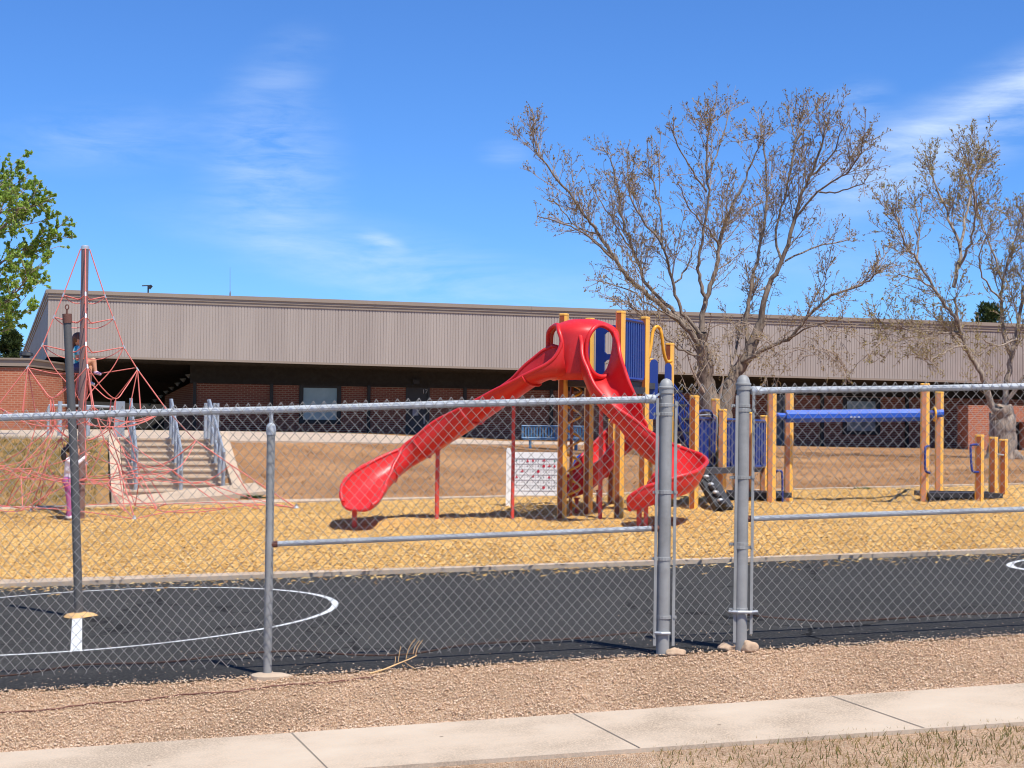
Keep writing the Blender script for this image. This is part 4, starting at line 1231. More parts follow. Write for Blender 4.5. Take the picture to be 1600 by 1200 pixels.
# --- girl standing at the foot of the net, seen from her right, reaching for a rope
B = PG(106, 26.82); s1 = 1.0
def q(x, z, y=0.): return Vector((B.x + x, B.y + y, B.z + z))
hc1, f1 = hand(q(.29, 1.02, -.06), (.55, -.1, .85), (.7, .2, -.5), .9, .8)
hc2, f2 = hand(q(.25, .90, .20), (.7, .1, .6), (.6, -.2, -.5), .9, .8)
caps = [(q(.04, .06, -.07), q(.035, .33, -.07), .036, .050, 'pink'), (q(.035, .33, -.07), q(.01, .60, -.055), .052, .078, 'pink'),
        (q(-.02, .06, .07), q(.05, .33, .07), .036, .050, 'pink'), (q(.05, .33, .07), q(.01, .60, .055), .052, .078, 'pink'),
        (q(-.01, .61, -.03), q(-.01, .61, .03), .088, .088, 'pink'),
        (q(.01, .64, 0), q(.02, .80, 0), .085, .092, 'white'), (q(.02, .80, -.03), q(.02, .93, -.06), .085, .065, 'white'), (q(.02, .80, .03), q(.02, .93, .06), .085, .065, 'white'),
        (q(.025, .96, 0), q(.04, 1.04, 0), .038, .036, 'skin'),
        (q(.02, .945, -.11), q(.15, .88, -.12), .042, .034, 'white'), (q(.15, .88, -.12), q(.28, 1.0, -.07), .034, .026, 'white'),
        (q(.02, .94, .11), q(.12, .84, .16), .042, .034, 'white'), (q(.12, .84, .16), q(.24, .89, .20), .034, .026, 'white'),
        (q(.03, .035, -.07), q(.10, .028, -.075), .034, .028, 'shoe'), (q(-.03, .035, .07), q(.04, .028, .075), .034, .028, 'shoe'), hc1, hc2]
hd = q(.065, 1.125, 0)
balls = [(hd, (.098, .080, .108), 'skin'), (hd + Vector((.07, 0, -.05)), (.035, .04, .035), 'skin'), (hd + Vector((.098, 0, -.012)), (.016, .012, .018), 'skin'),
         (hd + Vector((-.005, -.078, -.01)), (.016, .012, .024), 'skin'), (hd + Vector((-.005, .078, -.01)), (.016, .012, .024), 'skin'), (hd + Vector((.085, 0, -.05)), (.012, .022, .007), 'skin')]
g1 = child('child with dark ponytail in pink leggings reaching up to a rope at the net foot', B, caps, balls, f1 + f2)
w = MB(); w.ball(hd + Vector((-.018, 0, .022)), (.102, .090, .104), 16, 10)
w.tube(catmull([hd + Vector((-.10, 0, .02)), hd + Vector((-.145, -.01, -.03)), hd + Vector((-.15, -.015, -.12)), hd + Vector((-.13, -.01, -.22))], 4), [.028] + [.042] * 9 + [.03, .022, .012], 10)
w.build('hair', SK['hair_dark'], g1, sm=True)
w = MB(); w.tube([hd + Vector((-.105, .03 * math.cos(a), .02 + .03 * math.sin(a))) for a in [i * PI / 6 for i in range(12)]], .011, 6, closed=True); w.build('hair_band', simple('pink_band', srgb(226, 120, 150), .6), g1, sm=True)
for sg in (-1, 1):
    w = MB(); w.ball(hd + Vector((.086, .034 * sg, .012)), (.010, .012, .009), 8, 6); w.build('eye', SK['eye'], g1, sm=True)

# --- girl sitting up in the net beside the mast
def pq(px, py, dy=0.): return P(px, py, 27.3 + dy)
B2 = pq(121, 584)
hc1, f1 = hand(pq(127.5, 553, -.08), (.8, -.3, .25), (.2, .9, 0), .9, .9)
hc2, f2 = hand(pq(128, 545, .12), (.8, -.5, .3), (.3, -.8, 0), .9, .9)
caps = [(pq(121, 574, -.06), pq(146, 563.5, -.10), .070, .050, 'skin'), (pq(120, 575, -.06), pq(132, 569.5, -.085), .078, .066, 'navy'),
        (pq(146, 563.5, -.10), pq(149, 580, -.09), .047, .030, 'skin'),
        (pq(121, 576, .06), pq(140, 573, .05), .070, .050, 'skin'), (pq(120, 576, .06), pq(130, 574.5, .055), .078, .066, 'navy'), (pq(140, 573, .05), pq(140.5, 596, .04), .047, .030, 'skin'),
        (pq(120, 575, -.04), pq(120, 575, .04), .088, .088, 'navy'),
        (pq(119.5, 569, 0), pq(119.5, 556, 0), .084, .09, 'teal'), (pq(119.5, 556, -.03), pq(120.5, 545.5, -.065), .085, .060, 'teal'), (pq(119.5, 556, .03), pq(120.5, 545.5, .065), .085, .060, 'teal'),
        (pq(121, 543, 0), pq(122.5, 536, 0), .036, .034, 'skin'),
        (pq(119.5, 546, -.11), pq(119.5, 553, -.13), .042, .038, 'teal'), (pq(119.5, 552, -.13), pq(120.5, 561, -.14), .032, .028, 'skin'), (pq(120.5, 561, -.14), pq(127, 553.5, -.09), .028, .022, 'skin'),
        (pq(120.5, 546, .11), pq(122, 553, .14), .042, .036, 'teal'), (pq(122, 553, .14), pq(127.5, 545.5, .125), .030, .022, 'skin'),
        (pq(149, 582, -.09), pq(156.5, 584.5, -.1), .034, .027, 'shoe_pink'), (pq(140.5, 598.5, .04), pq(146, 600.5, .03), .033, .027, 'shoe'), hc1, hc2]
hd = pq(124, 530.5, 0)
balls = [(hd, (.095, .080, .105), 'skin'), (hd + Vector((.065, 0, -.05)), (.036, .04, .035), 'skin'), (hd + Vector((.095, 0, -.012)), (.016, .012, .018), 'skin'),
         (hd + Vector((-.005, -.078, -.01)), (.016, .012, .024), 'skin'), (hd + Vector((-.005, .078, -.01)), (.016, .012, .024), 'skin'), (hd + Vector((.083, 0, -.05)), (.012, .022, .007), 'skin')]
g2 = child('child in teal tee and navy shorts sitting high in the net, bare legs dangling', B2, caps, balls, f1 + f2)
w = MB(); w.ball(hd + Vector((-.02, 0, .022)), (.102, .090, .100), 16, 10)
w.tube(catmull([hd + Vector((-.06, 0, .03)), hd + Vector((-.095, 0, -.06)), hd + Vector((-.10, 0, -.15)), hd + Vector((-.085, 0, -.20))], 4), [.06, .065, .065, .065, .06, .058, .055, .05, .05, .045, .04, .03, .02], 10)
w.build('hair', SK['hair_brown'], g2, sm=True)
for sg in (-1, 1):
    w = MB(); w.ball(hd + Vector((.083, .034 * sg, .012)), (.010, .012, .009), 8, 6); w.build('eye', SK['eye'], g2, sm=True)

# ================================================================== play structure
E1 = Vector((.9, -.436, 0)); E2 = Vector((.436, .9, 0)); UP = Vector((0, 0, 1)); AX = (E1, E2, UP)
ps = empty('play_structure', PG(960, 24.7), 'big red, yellow and blue play tower with twin hooded red slides', 'playground')
def zpx(px, py, Y): return P(px, py, Y).z
PB = {}
def post(key, px, Y, top, parent, size=.125, pale=False, zt_=None):
    b = PG(px, Y); z1 = zt_ if zt_ else zpx(px, top, Y); h = size / 2; c = size * .22
    oc = [(h, -h + c), (h, h - c), (h - c, h), (-h + c, h), (-h, h - c), (-h, -h + c), (-h + c, -h), (h - c, -h)]
    w = MB(); vs = []
    for z in (b.z - .15, z1 - .02):
        vs += [(b + E1 * x + E2 * y).xy.to_3d() + Vector((0, 0, z)) for x, y in oc]
    fs = []; 
    w.add(vs, [(i, (i + 1) % 8, 8 + (i + 1) % 8, 8 + i) for i in (0, 1, 3, 4, 5, 7)], 0)
    w.add(vs, [(i, (i + 1) % 8, 8 + (i + 1) % 8, 8 + i) for i in (2, 6)], 1)
    po = w.build('post', [M['yellow'], M['post_face_pale' if pale else 'post_face']], parent)
    k = MB(); vs = []
    for sc_, z in ((1.06, z1 - .03), (1.06, z1 - .008), (.9, z1)):
        vs += [(b + E1 * x * sc_ + E2 * y * sc_).xy.to_3d() + Vector((0, 0, z)) for x, y in oc]
    k.add(vs, [(r_ * 8 + i, r_ * 8 + (i + 1) % 8, r_ * 8 + 8 + (i + 1) % 8, r_ * 8 + 8 + i) for r_ in range(2) for i in range(8)] + [tuple(range(16, 24)), tuple(reversed(range(8)))])
    k.build('cap', M['yellow'], po)
    PB[key] = Vector((b.x, b.y, b.z)); return b
post('A', 877.5, 24.4, 490, ps); post('B', 966.5, 24.0, 486, ps); post('C', 1005, 24.95, 495, ps); post('D', 918.5, 25.35, 497, ps)
post('E', 1044, 25.8, 536, ps); post('E2', 1012, 26.6, 560, ps); post('D2', 956, 26.2, 655, ps)
post('F', 1083.5, 25.0, 618, ps); post('H', 1116.5, 27.0, 623, ps, pale=True); post('I', 1127.5, 26.1, 639, ps, pale=True)
post('J', 1171, 26.4, 644, ps, pale=True); post('K', 1151, 27.4, 672, ps, pale=True); post('L', 1193.5, 27.3, 649, ps, pale=True)
def at(k, off=(0, 0), z=0): b = PB[k]; return Vector((b.x + off[0], b.y + off[1], z))
DK = zpx(966, 594, 24.0)                                  # top of the high deck
def deck(name, keys, z, th=.09, inset=.03):
    pts = [at(k, z=z) for k in keys]; c = sum(pts, Vector()) / len(pts)
    pts = [p_ + (c - p_).normalized() * inset for p_ in pts]
    w = MB(); w.prism([p_ - Vector((0, 0, th)) for p_ in pts], (0, 0, th)); return w.build(name, M['dark_deck'], ps)
deck('deck', 'ABCD', DK); deck('deck', ['C', 'E', 'E2'], DK - .002, inset=.02)
D2 = zpx(1105, 730, 26)
deck('deck', ['F', 'J', 'L', 'H'], D2)

def bar_panel(name, a, b, z0, z1, n, mat, frame=.03, parent=ps, ins=.09, back=None):
    a = Vector(a); b = Vector(b); d = (b - a); d.z = 0; L = d.length; d.normalize(); nn = Vector((d.y, -d.x, 0))
    a = a + d * ins; L -= 2 * ins; w = MB()
    def pt(s, z): return Vector((a.x, a.y, 0)) + d * s + Vector((0, 0, z))
    cr = .06
    fr_ = [pt(cr, z0), pt(L - cr, z0), pt(L - cr * .3, z0 + cr * .3), pt(L, z0 + cr), pt(L, z1 - cr), pt(L - cr * .3, z1 - cr * .3), pt(L - cr, z1), pt(cr, z1), pt(cr * .3, z1 - cr * .3), pt(0, z1 - cr), pt(0, z0 + cr), pt(cr * .3, z0 + cr * .3)]
    w.tube(fr_, frame, 6, closed=True)
    for i in range(n):
        s = L * (i + .5) / n; w.box(pt(s, (z0 + z1) / 2), (L / n * .56, .03, z1 - z0), (d, nn, UP))
    if back: w.box(pt(L / 2, (z0 + z1) / 2) - nn * .03, (L - .02, .012, z1 - z0 - .02), (d, nn, UP))
    return w.build(name, mat, parent, auto=.5)
zB1 = zpx(985, 501, 24.4)
bar_panel('barrier_panel', at('B'), at('C'), DK + .03, zB1, 9, M['blue_plastic'])
bar_panel('barrier_panel', at('A'), at('D'), DK + .03, zB1 - .05, 8, M['blue_plastic'])
# back panel with cut-outs, seen through the slide hood
def holed_panel(name, a, b, z0, z1, mat):
    a = Vector(a); b = Vector(b); d = b - a; d.z = 0; L = d.length; d.normalize(); nn = Vector((d.y, -d.x, 0)); w = MB()
    nx, nz = 44, 56
    def ins(u, v):
        for (cu, cv, hu, hv) in ((.30, .68, .07, .20), (.30, .26, .07, .12), (.70, .68, .07, .20), (.70, .26, .07, .12)):
            du = abs(u - cu) * L; dv = max(0, abs(v - cv) - (hv - hu)) * (z1 - z0)
            if du * du + dv * dv < (hu * .9) ** 2: return True
        return abs(u - .5) > .5 - .02 and v > .95
    P3 = lambda u, v: Vector((a.x, a.y, 0)) + d * (L * u) + Vector((0, 0, lerp(z0, z1, v)))
    for i in range(nx):
        for j in range(nz):
            if ins((i + .5) / nx, (j + .5) / nz): continue
            w.quad(P3(i / nx, j / nz), P3((i + 1) / nx, j / nz), P3((i + 1) / nx, (j + 1) / nz), P3(i / nx, (j + 1) / nz))
    bm = bmesh.new(); o = w.build(name, mat, ps); bm.from_mesh(o.data); bmesh.ops.remove_doubles(bm, verts=bm.verts, dist=1e-4); bm.to_mesh(o.data); bm.free()
    md = o.modifiers.new('thick', 'SOLIDIFY'); md.thickness = .025
    return o
dv = (at('C') - at('D')).normalized() * .1
holed_panel('cutout_panel', at('D') + dv, at('C') - dv, DK + .02, zpx(945, 508, 25.2), M['blue_plastic'])

# rounded side panels and the arch over the climber opening
def round_panel(px0, px1, Y, ytop, ybot, name='side_panel'):
    x0 = px_x(px0, Y); x1 = px_x(px1, Y); z1 = zpx(px0, ytop, Y); z0 = zpx(px0, ybot, Y); r = (x1 - x0) * .5
    poly = [Vector((x0, Y, z0)), Vector((x1, Y + .05, z0))]
    for k in range(9):
        a = PI * k / 8; poly.append(Vector(((x0 + x1) / 2 + r * math.cos(a), Y + .05 * (.5 + .5 * math.cos(a)), z1 - r * 1.2 + r * 1.2 * math.sin(a))))
    w = MB(); w.prism(poly, Vector((.01, .05, 0))); return w.build(name, M['blue_plastic'], ps)
round_panel(1014, 1027, 25.3, 561, 655); round_panel(1037.5, 1048.5, 25.6, 567, 655)
w = MB()
w.tube(catmull([P(1013, 560, 25.3), P(1017, 540, 25.35), P(1019.5, 521, 25.4), P(1023, 512.5, 25.42), P(1027, 510.5, 25.45), P(1031, 513.5, 25.5), P(1033.5, 522, 25.5), P(1036.5, 546, 25.55), P(1039.5, 560, 25.6), P(1043, 565, 25.65), P(1049, 564, 25.7)], 5), .027, 8)
w.build('arch_handrail', M['yellow_metal'], ps, sm=True)
# under-deck dark panel below the barrier
w = MB(); w.box((at('B') + at('C')) / 2 + Vector((0, 0, DK - .13)), ((at('C') - at('B')).length - .1, .05, .10), (E2, E1, UP)); w.build('deck_edge', M['black_plastic'], ps)
# stairs between the decks with barred blue railings
SA = P(1048, 640, 26.0); SB = P(1086, 738, 26.1); SA.z = DK; SB.z = D2
for i in range(6):
    w = MB(); c = SA.lerp(SB, (i + .5) / 6); w.box(c + Vector((.05, .35, 0)), (.2, .72, .035)); w.build('tread', M['dark_deck'], ps)
def stair_rail(dy):
    a = SA + Vector((0, dy, 0)); b = SB + Vector((0, dy, 0)); w = MB()
    at_ = P(1051, 596, 26.0 + dy).z - a.z; bt = P(1081, 648, 26.0 + dy).z - b.z
    a0 = a - Vector((0, 0, .12)); b0 = b - Vector((0, 0, .05)); a1 = a + Vector((0, 0, at_)); b1 = b + Vector((0, 0, bt))
    w.tube([a0, b0, b1, a1], .022, 6, closed=True)
    for k in range(1, 10): t_ = k / 10; w.tube([a0.lerp(b0, t_), a1.lerp(b1, t_)], .012, 5)
    w.tube([a0.lerp(a1, .5), b0.lerp(b1, .5)], .012, 5)
    w.build('stair_railing', M['blue_plastic'], ps)
stair_rail(0); stair_rail(.72)
# lower deck panels
def zz(px, py, Y): return zpx(px, py, Y)
bar_panel('barrier_panel', at('F'), at('H'), D2 + .02, zz(1100, 654, 26), 5, M['blue_plastic'], back=True, ins=.12)
bar_panel('barrier_panel', at('I'), at('K'), D2 - .02, zz(1140, 656, 26.8), 4, M['blue_plastic'], back=True)
bar_panel('barrier_panel', at('J', (.02, 0)), at('L', (.02, 0)), D2 + .0, zz(1186, 658, 26.9), 5, M['blue_plastic'], back=True, ins=.05)
w = MB(); w.tube(catmull([P(1090, 655, 25.6), P(1091, 646, 25.7), P(1096, 642, 25.8), P(1107, 642, 26.1), P(1112, 646, 26.3), P(1113, 655, 26.4)], 4), .022, 6); w.build('loop_rail', M['blue_metal'], ps, sm=True)
w = MB(); w.tube([P(1092, 649, 25.3), P(1113, 647.5, 26.4), P(1120, 652, 26.4), P(1121, 700, 26.4)], .014, 6); w.build('grab_bar', M['steel_rail'], ps)
# curved rock-style step climber
def climber():
    a = P(1094, 738, 25.6); b = PG(1131, 24.9); b.z += .04
    pts = catmull([a, a.lerp(b, .33) + Vector((.0, 0, .05)), a.lerp(b, .7) + Vector((0, 0, .02)), b], 6)
    w = MB(); side = Vector((.5, .86, 0)).normalized()
    for i in range(len(pts) - 1):
        w.bar(pts[i], pts[i + 1] + (pts[i + 1] - pts[i]) * .1, .30, .10, mi=0)
    t_ = (b - a).normalized()
    for k in range(5):
        c = a.lerp(b, (k + .6) / 5) + Vector((0, -.10 + .06 * (k % 2), .05)); w.ball(c, (.07, .10, .055), 10, 7)
    return w.build('step_climber', M['black_plastic'], ps, auto=.7)
cb_ = climber()
w = MB(); a = P(1094, 738, 25.6); b = PG(1131, 24.9)
for k in range(4): c = a.lerp(b, (k + 1.0) / 5) + Vector((0, -.17, .06)); w.ball(c, (.05, .05, .03), 9, 6)
w.build('foothold', M['clip'], cb_, sm=True)
# low transfer platform behind the right fence post
zpl = zpx(1185, 770, 26.0)
w = MB(); x0, x1 = px_x(1131, 26.3), px_x(1236, 26.3)
bx(w, x0, x1, 26.2, 26.28, zpl - .08, zpl); bx(w, x0, x1, 26.9, 26.98, zpl - .08, zpl); bx(w, x0 + .08, x1 - .08, 26.28, 26.9, zpl - .05, zpl - .004)
w.build('transfer_step', M['black_plastic'], ps)
for px in (1150, 1188):
    w = MB(); x = px_x(px, 26.5); bx(w, x - .12, x + .12, 26.4, 26.7, G(x, 26.5) - .05, zpl - .05); w.build('step_support', M['black_plastic'], ps)
w = MB(); w.tube(catmull([P(1213, 736, 26.2), P(1219, 735.5, 26.2), P(1222, 741, 26.2), P(1222.5, 770, 26.2), P(1222.5, 789, 26.2)], 4), .018, 6); w.build('grab_bar', M['blue_metal'], ps, sm=True)
w = MB(); w.tube(catmull([P(1200, 762, 26.6), P(1203, 741, 26.6), P(1209, 736, 26.6), P(1214, 738, 26.6)], 4), .018, 6); w.build('grab_bar', M['blue_metal'], ps, sm=True)
# corkscrew climber between A and D
cx = px_x(892.5, 24.75); cy = 24.75; cz0 = G(cx, cy)
w = MB(); w.tube([(cx, cy, cz0 - .1), (cx, cy, DK - .02), (cx + .15, cy + .3, DK - .03)], .024, 8); w.build('corkscrew_pole', M['post_face'], ps, sm=True)
w = MB(); pts = []
for i in range(0, 121):
    f = i / 120.; a = f * 2 * PI * 5.2 + .5; pts.append((cx + .085 + .125 * math.cos(a) - .07, cy + .125 * math.sin(a), lerp(cz0 + .12, DK - .05, f)))
w.tube(pts, .018, 7); w.build('corkscrew', M['yellow_metal'], ps, sm=True)

# ---- slides
def cat6(pts, k=7):
    out = []
    for i in range(len(pts) - 1):
        p0 = pts[max(i - 1, 0)]; p1 = pts[i]; p2 = pts[i + 1]; p3 = pts[min(i + 2, len(pts) - 1)]
        for j in range(k):
            t = j / k
            out.append([.5 * ((2 * b) + (c - a) * t + (2 * a - 5 * b + 4 * c - d) * t * t + (3 * b - a - 3 * c + d) * t ** 3) for a, b, c, d in zip(p0, p1, p2, p3)])
    out.append(list(pts[-1])); return out
def slide(parent, path, seams=(), name='chute', rim=.030):
    """path rows: X, Y, Z of the trough floor, left wall, right wall, half width, roll"""
    R = cat6(path); N = len(R); n = 18; th = .032
    w = MB(); rl, rr = [], []; rows = []
    for i, (X, Y, Z, HL, HR, hw, roll) in enumerate(R):
        a = Vector(R[max(i - 1, 0)][:3]); b = Vector(R[min(i + 1, N - 1)][:3]); t_ = (b - a).normalized()
        rt = Vector((t_.y, -t_.x, 0)).normalized(); up = rt.cross(t_)
        rt, up = rt * math.cos(roll) + up * math.sin(roll), up * math.cos(roll) - rt * math.sin(roll)
        o = Vector((X, Y, Z)); inn = []; outr = []
        for k in range(n + 1):
            u = -1 + 2 * k / n; an_ = u * PI / 2; H = HL if u < 0 else HR
            x = hw * math.copysign(abs(math.sin(an_)) ** .72, u); y = H * (1 - abs(math.cos(an_)) ** .8)
            f = 1 + th / hw
            inn.append(o + rt * x + up * y); outr.append(o + rt * (x * f) + up * (y - th * math.cos(an_)))
        rows.append((inn, outr)); rl.append((inn[0] + outr[0]) / 2); rr.append((inn[-1] + outr[-1]) / 2)
    o_ = 0
    for inn, outr in rows: w.v += [tuple(q_) for q_ in inn] + [tuple(q_) for q_ in outr]
    m_ = 2 * (n + 1)
    for i in range(N - 1):
        for k in range(n):
            a = i * m_ + k; w.f.append((a, a + 1, a + m_ + 1, a + m_)); w.m.append(0)
            a = i * m_ + n + 1 + k; w.f.append((a + 1, a, a + m_, a + m_ + 1)); w.m.append(0)
    for i in (0, N - 1):
        for k in range(n):
            a = i * m_ + k; b = a + n + 1; w.f.append((a, b, b + 1, a + 1) if i == 0 else (a, a + 1, b + 1, b)); w.m.append(0)
    w.tube(rl, rim, 8); w.tube(rr, rim, 8)
    w.tube([(a + b) / 2 for a, b in zip(rows[-1][0], rows[-1][1])], rim * .9, 8)
    for f in seams:                                   # bolted flanges
        i = int(f * (N - 1)); inn, outr = rows[i]; c = sum(inn, Vector()) / (n + 1)
        w.tube([q_ + (q_ - c).normalized() * .012 for q_ in outr], .016, 6)
    return w.build(name, M['red_plastic'], parent, auto=.9)
def pxz(px, py, Y): p_ = P(px, py, Y); return (p_.x, p_.y, p_.z)
def prow(px, py, Y, HL, HR, hw, roll=0): return pxz(px, py, Y) + (HL, HR, hw, roll)
left = [prow(884, 585, 23.72, .45, .40, .24), prow(868, 588, 23.72, .20, .46, .25), prow(850, 592, 23.78, .11, .44, .26), prow(830, 602, 23.88, .10, .40, .265), prow(804, 619, 24.02, .13, .35, .265), prow(776, 637, 24.2, .16, .32, .26),
        prow(740, 662, 24.42, .22, .29, .26), prow(704, 687, 24.6, .29, .28, .26), prow(668, 711, 24.7, .28, .28, .26), prow(636, 731, 24.72, .26, .29, .265, -.05), prow(606, 752, 24.56, .21, .32, .285, -.16),
        prow(584, 772, 24.28, .16, .34, .285, -.20), prow(571, 786, 24.0, .12, .29, .28, -.15), prow(563, 793, 23.82, .09, .17, .26, -.05), prow(559, 795, 23.74, .06, .09, .21, 0)]
s_l = slide(ps, left, (.20, .42, .58, .72))
right = [(1.18, 23.76, 2.22, .66, .66, .235, 0), (1.20, 23.60, 2.18, .54, .54, .245, 0), (1.23, 23.42, 2.05, .36, .36, .26, 0), (1.33, 23.22, 1.80, .30, .24, .265, .04), (1.52, 23.10, 1.55, .34, .18, .27, .12),
         (1.80, 23.08, 1.30, .38, .16, .275, .2), (2.10, 23.12, 1.07, .40, .16, .28, .24), (2.38, 23.05, .88, .42, .18, .285, .24), (2.53, 22.82, .73, .40, .18, .29, .18), (2.45, 22.56, .62, .32, .20, .29, .08),
         (2.2, 22.46, .53, .23, .24, .29, -.06), (1.94, 22.48, .45, .18, .24, .29, -.08), (1.77, 22.52, .41, .11, .16, .27, 0), (1.70, 22.53, .40, .07, .08, .19, 0)]
right = [((1.3 + (q_[0] - 1.3) * .80) if q_[0] > 1.3 else q_[0],) + tuple(q_[1:]) for q_ in right]
s_r = slide(ps, right, (.30, .55, .75))
back = [(1.98, 26.3, 1.28, .32, .34, .24, 0), (1.80, 26.15, 1.15, .32, .34, .24, 0), (1.56, 26.0, .92, .30, .34, .25, -.1), (1.36, 25.85, .68, .28, .36, .25, -.16), (1.18, 25.78, .52, .26, .34, .26, -.14), (.98, 25.74, .44, .2, .28, .27, -.06), (.84, 25.72, .42, .12, .14, .25, 0), (.79, 25.72, .42, .06, .07, .17, 0)]
s_b = slide(ps, back, (.4,))
def leg(px, ybase_Y, zt_, parent, r=.03):
    b = PG(px, ybase_Y); w = MB(); w.tube([b - Vector((0, 0, .1)), Vector((b.x, b.y, zt_))], r, 10); w.lathe(Vector((b.x, b.y, zt_ - .02)), [(.05, 0), (.05, .02)], 8)
    return w.build('leg', M['red_metal'], parent, auto=.6)
leg(553.5, 24.12, zpx(553, 797, 24.12) + .02, s_l, .036); leg(682.5, 24.68, zpx(682, 702, 24.68), s_l, .032); leg(800.5, 24.2, zpx(800, 622, 24.2), s_l, .026)
leg(937.5, 23.45, 1.86, s_r, .03); leg(998.5, 22.6, .44, s_r, .036); leg(1009, 22.52, .46, s_r, .03)
leg(901, 25.75, .40, s_b, .03); leg(936, 25.8, .52, s_b, .045)
# ---- twin hood: rounded shell with two oval mouths
def hood():
    cx, cy = 1.03, 24.02; r0 = .50; z0, z1 = zpx(912, 594, 23.6), zpx(912, 497.5, 23.7)
    nphi, nz = 150, 84; w = MB(); idx = {}
    def pt(i, j):
        ph = lerp(-2.05, 1.95, i / nphi); t_ = j / nz
        z = lerp(z0, z1, t_); k = max(0, (t_ - .68) / .32)
        rad = r0 * (1 - .60 * k ** 3.4) * (1 + .05 * math.sin(PI * t_)); 
        if t_ < .12: rad *= 1 - .10 * ((.12 - t_) / .12) ** 2
        return Vector((cx + rad * math.sin(ph) * 1.0, cy - rad * math.cos(ph) * 1.08, z)), ph, t_
    zc = .47
    mouths = ((.52, .50, .415, .47), (-1.22, .56, .43, .47))
    def inside(ph, t_):
        for (pc, hw, hz, c_) in mouths:
            if (abs((ph - pc) / hw)) ** 2.2 + (abs((t_ - c_) / hz)) ** 2.2 < 1: return True
        return False
    for j in range(nz + 1):
        for i in range(nphi + 1): w.v.append(tuple(pt(i, j)[0]))
    for j in range(nz):
        for i in range(nphi):
            _, pa, ta = pt(i, j)
            ph = lerp(-2.05, 1.95, (i + .5) / nphi); t_ = (j + .5) / nz
            if inside(ph, t_): continue
            a = j * (nphi + 1) + i; w.f.append((a, a + 1, a + nphi + 2, a + nphi + 1)); w.m.append(0)
    ct = len(w.v); w.v.append((cx, cy, z1 + .012))
    for i in range(nphi):
        a = nz * (nphi + 1) + i; w.f.append((a, a + 1, ct)); w.m.append(0)
    o = w.build('hood', M['red_plastic'], ps, sm=True)
    md = o.modifiers.new('thick', 'SOLIDIFY'); md.thickness = .03; md.offset = -1
    for (pc, hw, hz, c_) in mouths:
        rm_ = MB(); pts = []
        for k in range(56):
            a = 2 * PI * k / 56; ca, sa = math.cos(a), math.sin(a)
            e = 2 / 2.2
            ph = pc + hw * math.copysign(abs(ca) ** e, ca); t_ = c_ + hz * math.copysign(abs(sa) ** e, sa)
            pts.append(pt((ph + 2.05) / 4.0 * nphi, t_ * nz)[0])
        rm_.tube(pts, .034, 8, closed=True); rm_.build('mouth_rim', M['red_plastic'], o, sm=True)
hood()

# ================================================================== picture board, activity panel
yb = 26.7
xb0, xb1 = px_x(791.5, yb), px_x(876, yb); g0 = G(xb0, yb)
bd = empty('communication_board', ((xb0 + xb1) / 2, yb, g0), 'white board on white posts with a grid of small red and dark pictograms', 'board')
zt_, zb_ = zpx(832, 706.5, yb), zpx(832, 774, yb)
w = MB(); bx(w, xb0 + .06, xb1, yb - .02, yb + .02, zb_, zt_); w.build('panel', M['white_board'], bd)
for x in (xb0 + .035, xb1 + .03):
    w = MB(); zz_ = zpx(795, 702.5, yb); w.box((x, yb - .035, (g0 + zz_) / 2 - .03), (.075, .04, zz_ - g0 + .06)); w.box((x, yb - .035, zz_ + .012), (.05, .04, .03)); w.build('post', M['white_board'], bd)
gy0, gy1 = 716, 766; gx0, gx1 = 803.5, 871
lines = MB(); red = MB(); dk = MB(); gn = MB()
rw, cn = 6, 8; rnd = random.Random(4)
f_ = yb - .023
def gp(u, v): return Vector((px_x(lerp(gx0, gx1, u), yb), f_, zpx(832, lerp(gy0, gy1, v), yb)))
for i in range(cn + 1): a = gp(i / cn, 0); b = gp(i / cn, 1); lines.box((a + b) / 2, (.006, .003, abs(a.z - b.z)))
for j in range(rw + 1): a = gp(0, j / rw); b = gp(1, j / rw); lines.box((a + b) / 2 - Vector((0, .004, 0)), (abs(a.x - b.x), .003, .006 if j else .014))
reds = {(0, 2): 1, (0, 5): 2, (0, 3): 3, (1, 5): 0, (1, 6): 2, (1, 7): 3, (2, 4): 0, (3, 0): 1, (3, 3): 2, (5, 5): 0, (2, 1): 2, (3, 6): 1}
for j in range(rw):
    for i in range(cn):
        c = gp((i + .5) / cn, (j + .45) / rw) - Vector((0, .003, 0)); k = reds.get((j, i)); s = .024 if k is not None else rnd.uniform(.009, .015)
        mb = red if k is not None else (gn if (i in (0, 7) and j == 0) else dk); k = rnd.randrange(4) if k is None else k
        if k == 0: mb.add([c + Vector((s * math.cos(a), 0, s * math.sin(a))) for a in [t_ * PI / 6 for t_ in range(12)]], [tuple(reversed(range(12)))])
        elif k == 1: mb.add([c + Vector((-s, 0, -s)), c + Vector((s, 0, -s)), c + Vector((0, 0, s))], [(0, 1, 2)])
        elif k == 2: mb.box(c, (s * 2, .003, s * .7)); mb.box(c + Vector((s * .3, -.002, s * .8)), (s * .7, .003, s * .6))
        else: mb.box(c, (s * .7, .003, s * 1.8)); mb.box(c - Vector((0, .002, 0)), (s * 1.7, .003, s * .5))
lines.build('grid_lines', simple('grey_print', (.52, .52, .53, 1), .6), bd); red.build('red_pictograms', simple('red_print', srgb(196, 40, 66), .6), bd)
dk.build('dark_pictograms', simple('dark_print', (.22, .20, .23, 1), .6), bd); gn.build('green_pictograms', simple('green_print', srgb(70, 140, 130), .6), bd)
ap = empty('activity_panel', PG(907, 27.0), 'blue and yellow play panel standing behind the corkscrew climber', 'play panel')
x0, x1 = px_x(896, 27), px_x(920, 27); z1, z0 = zpx(905, 709, 27), zpx(905, 757, 27)
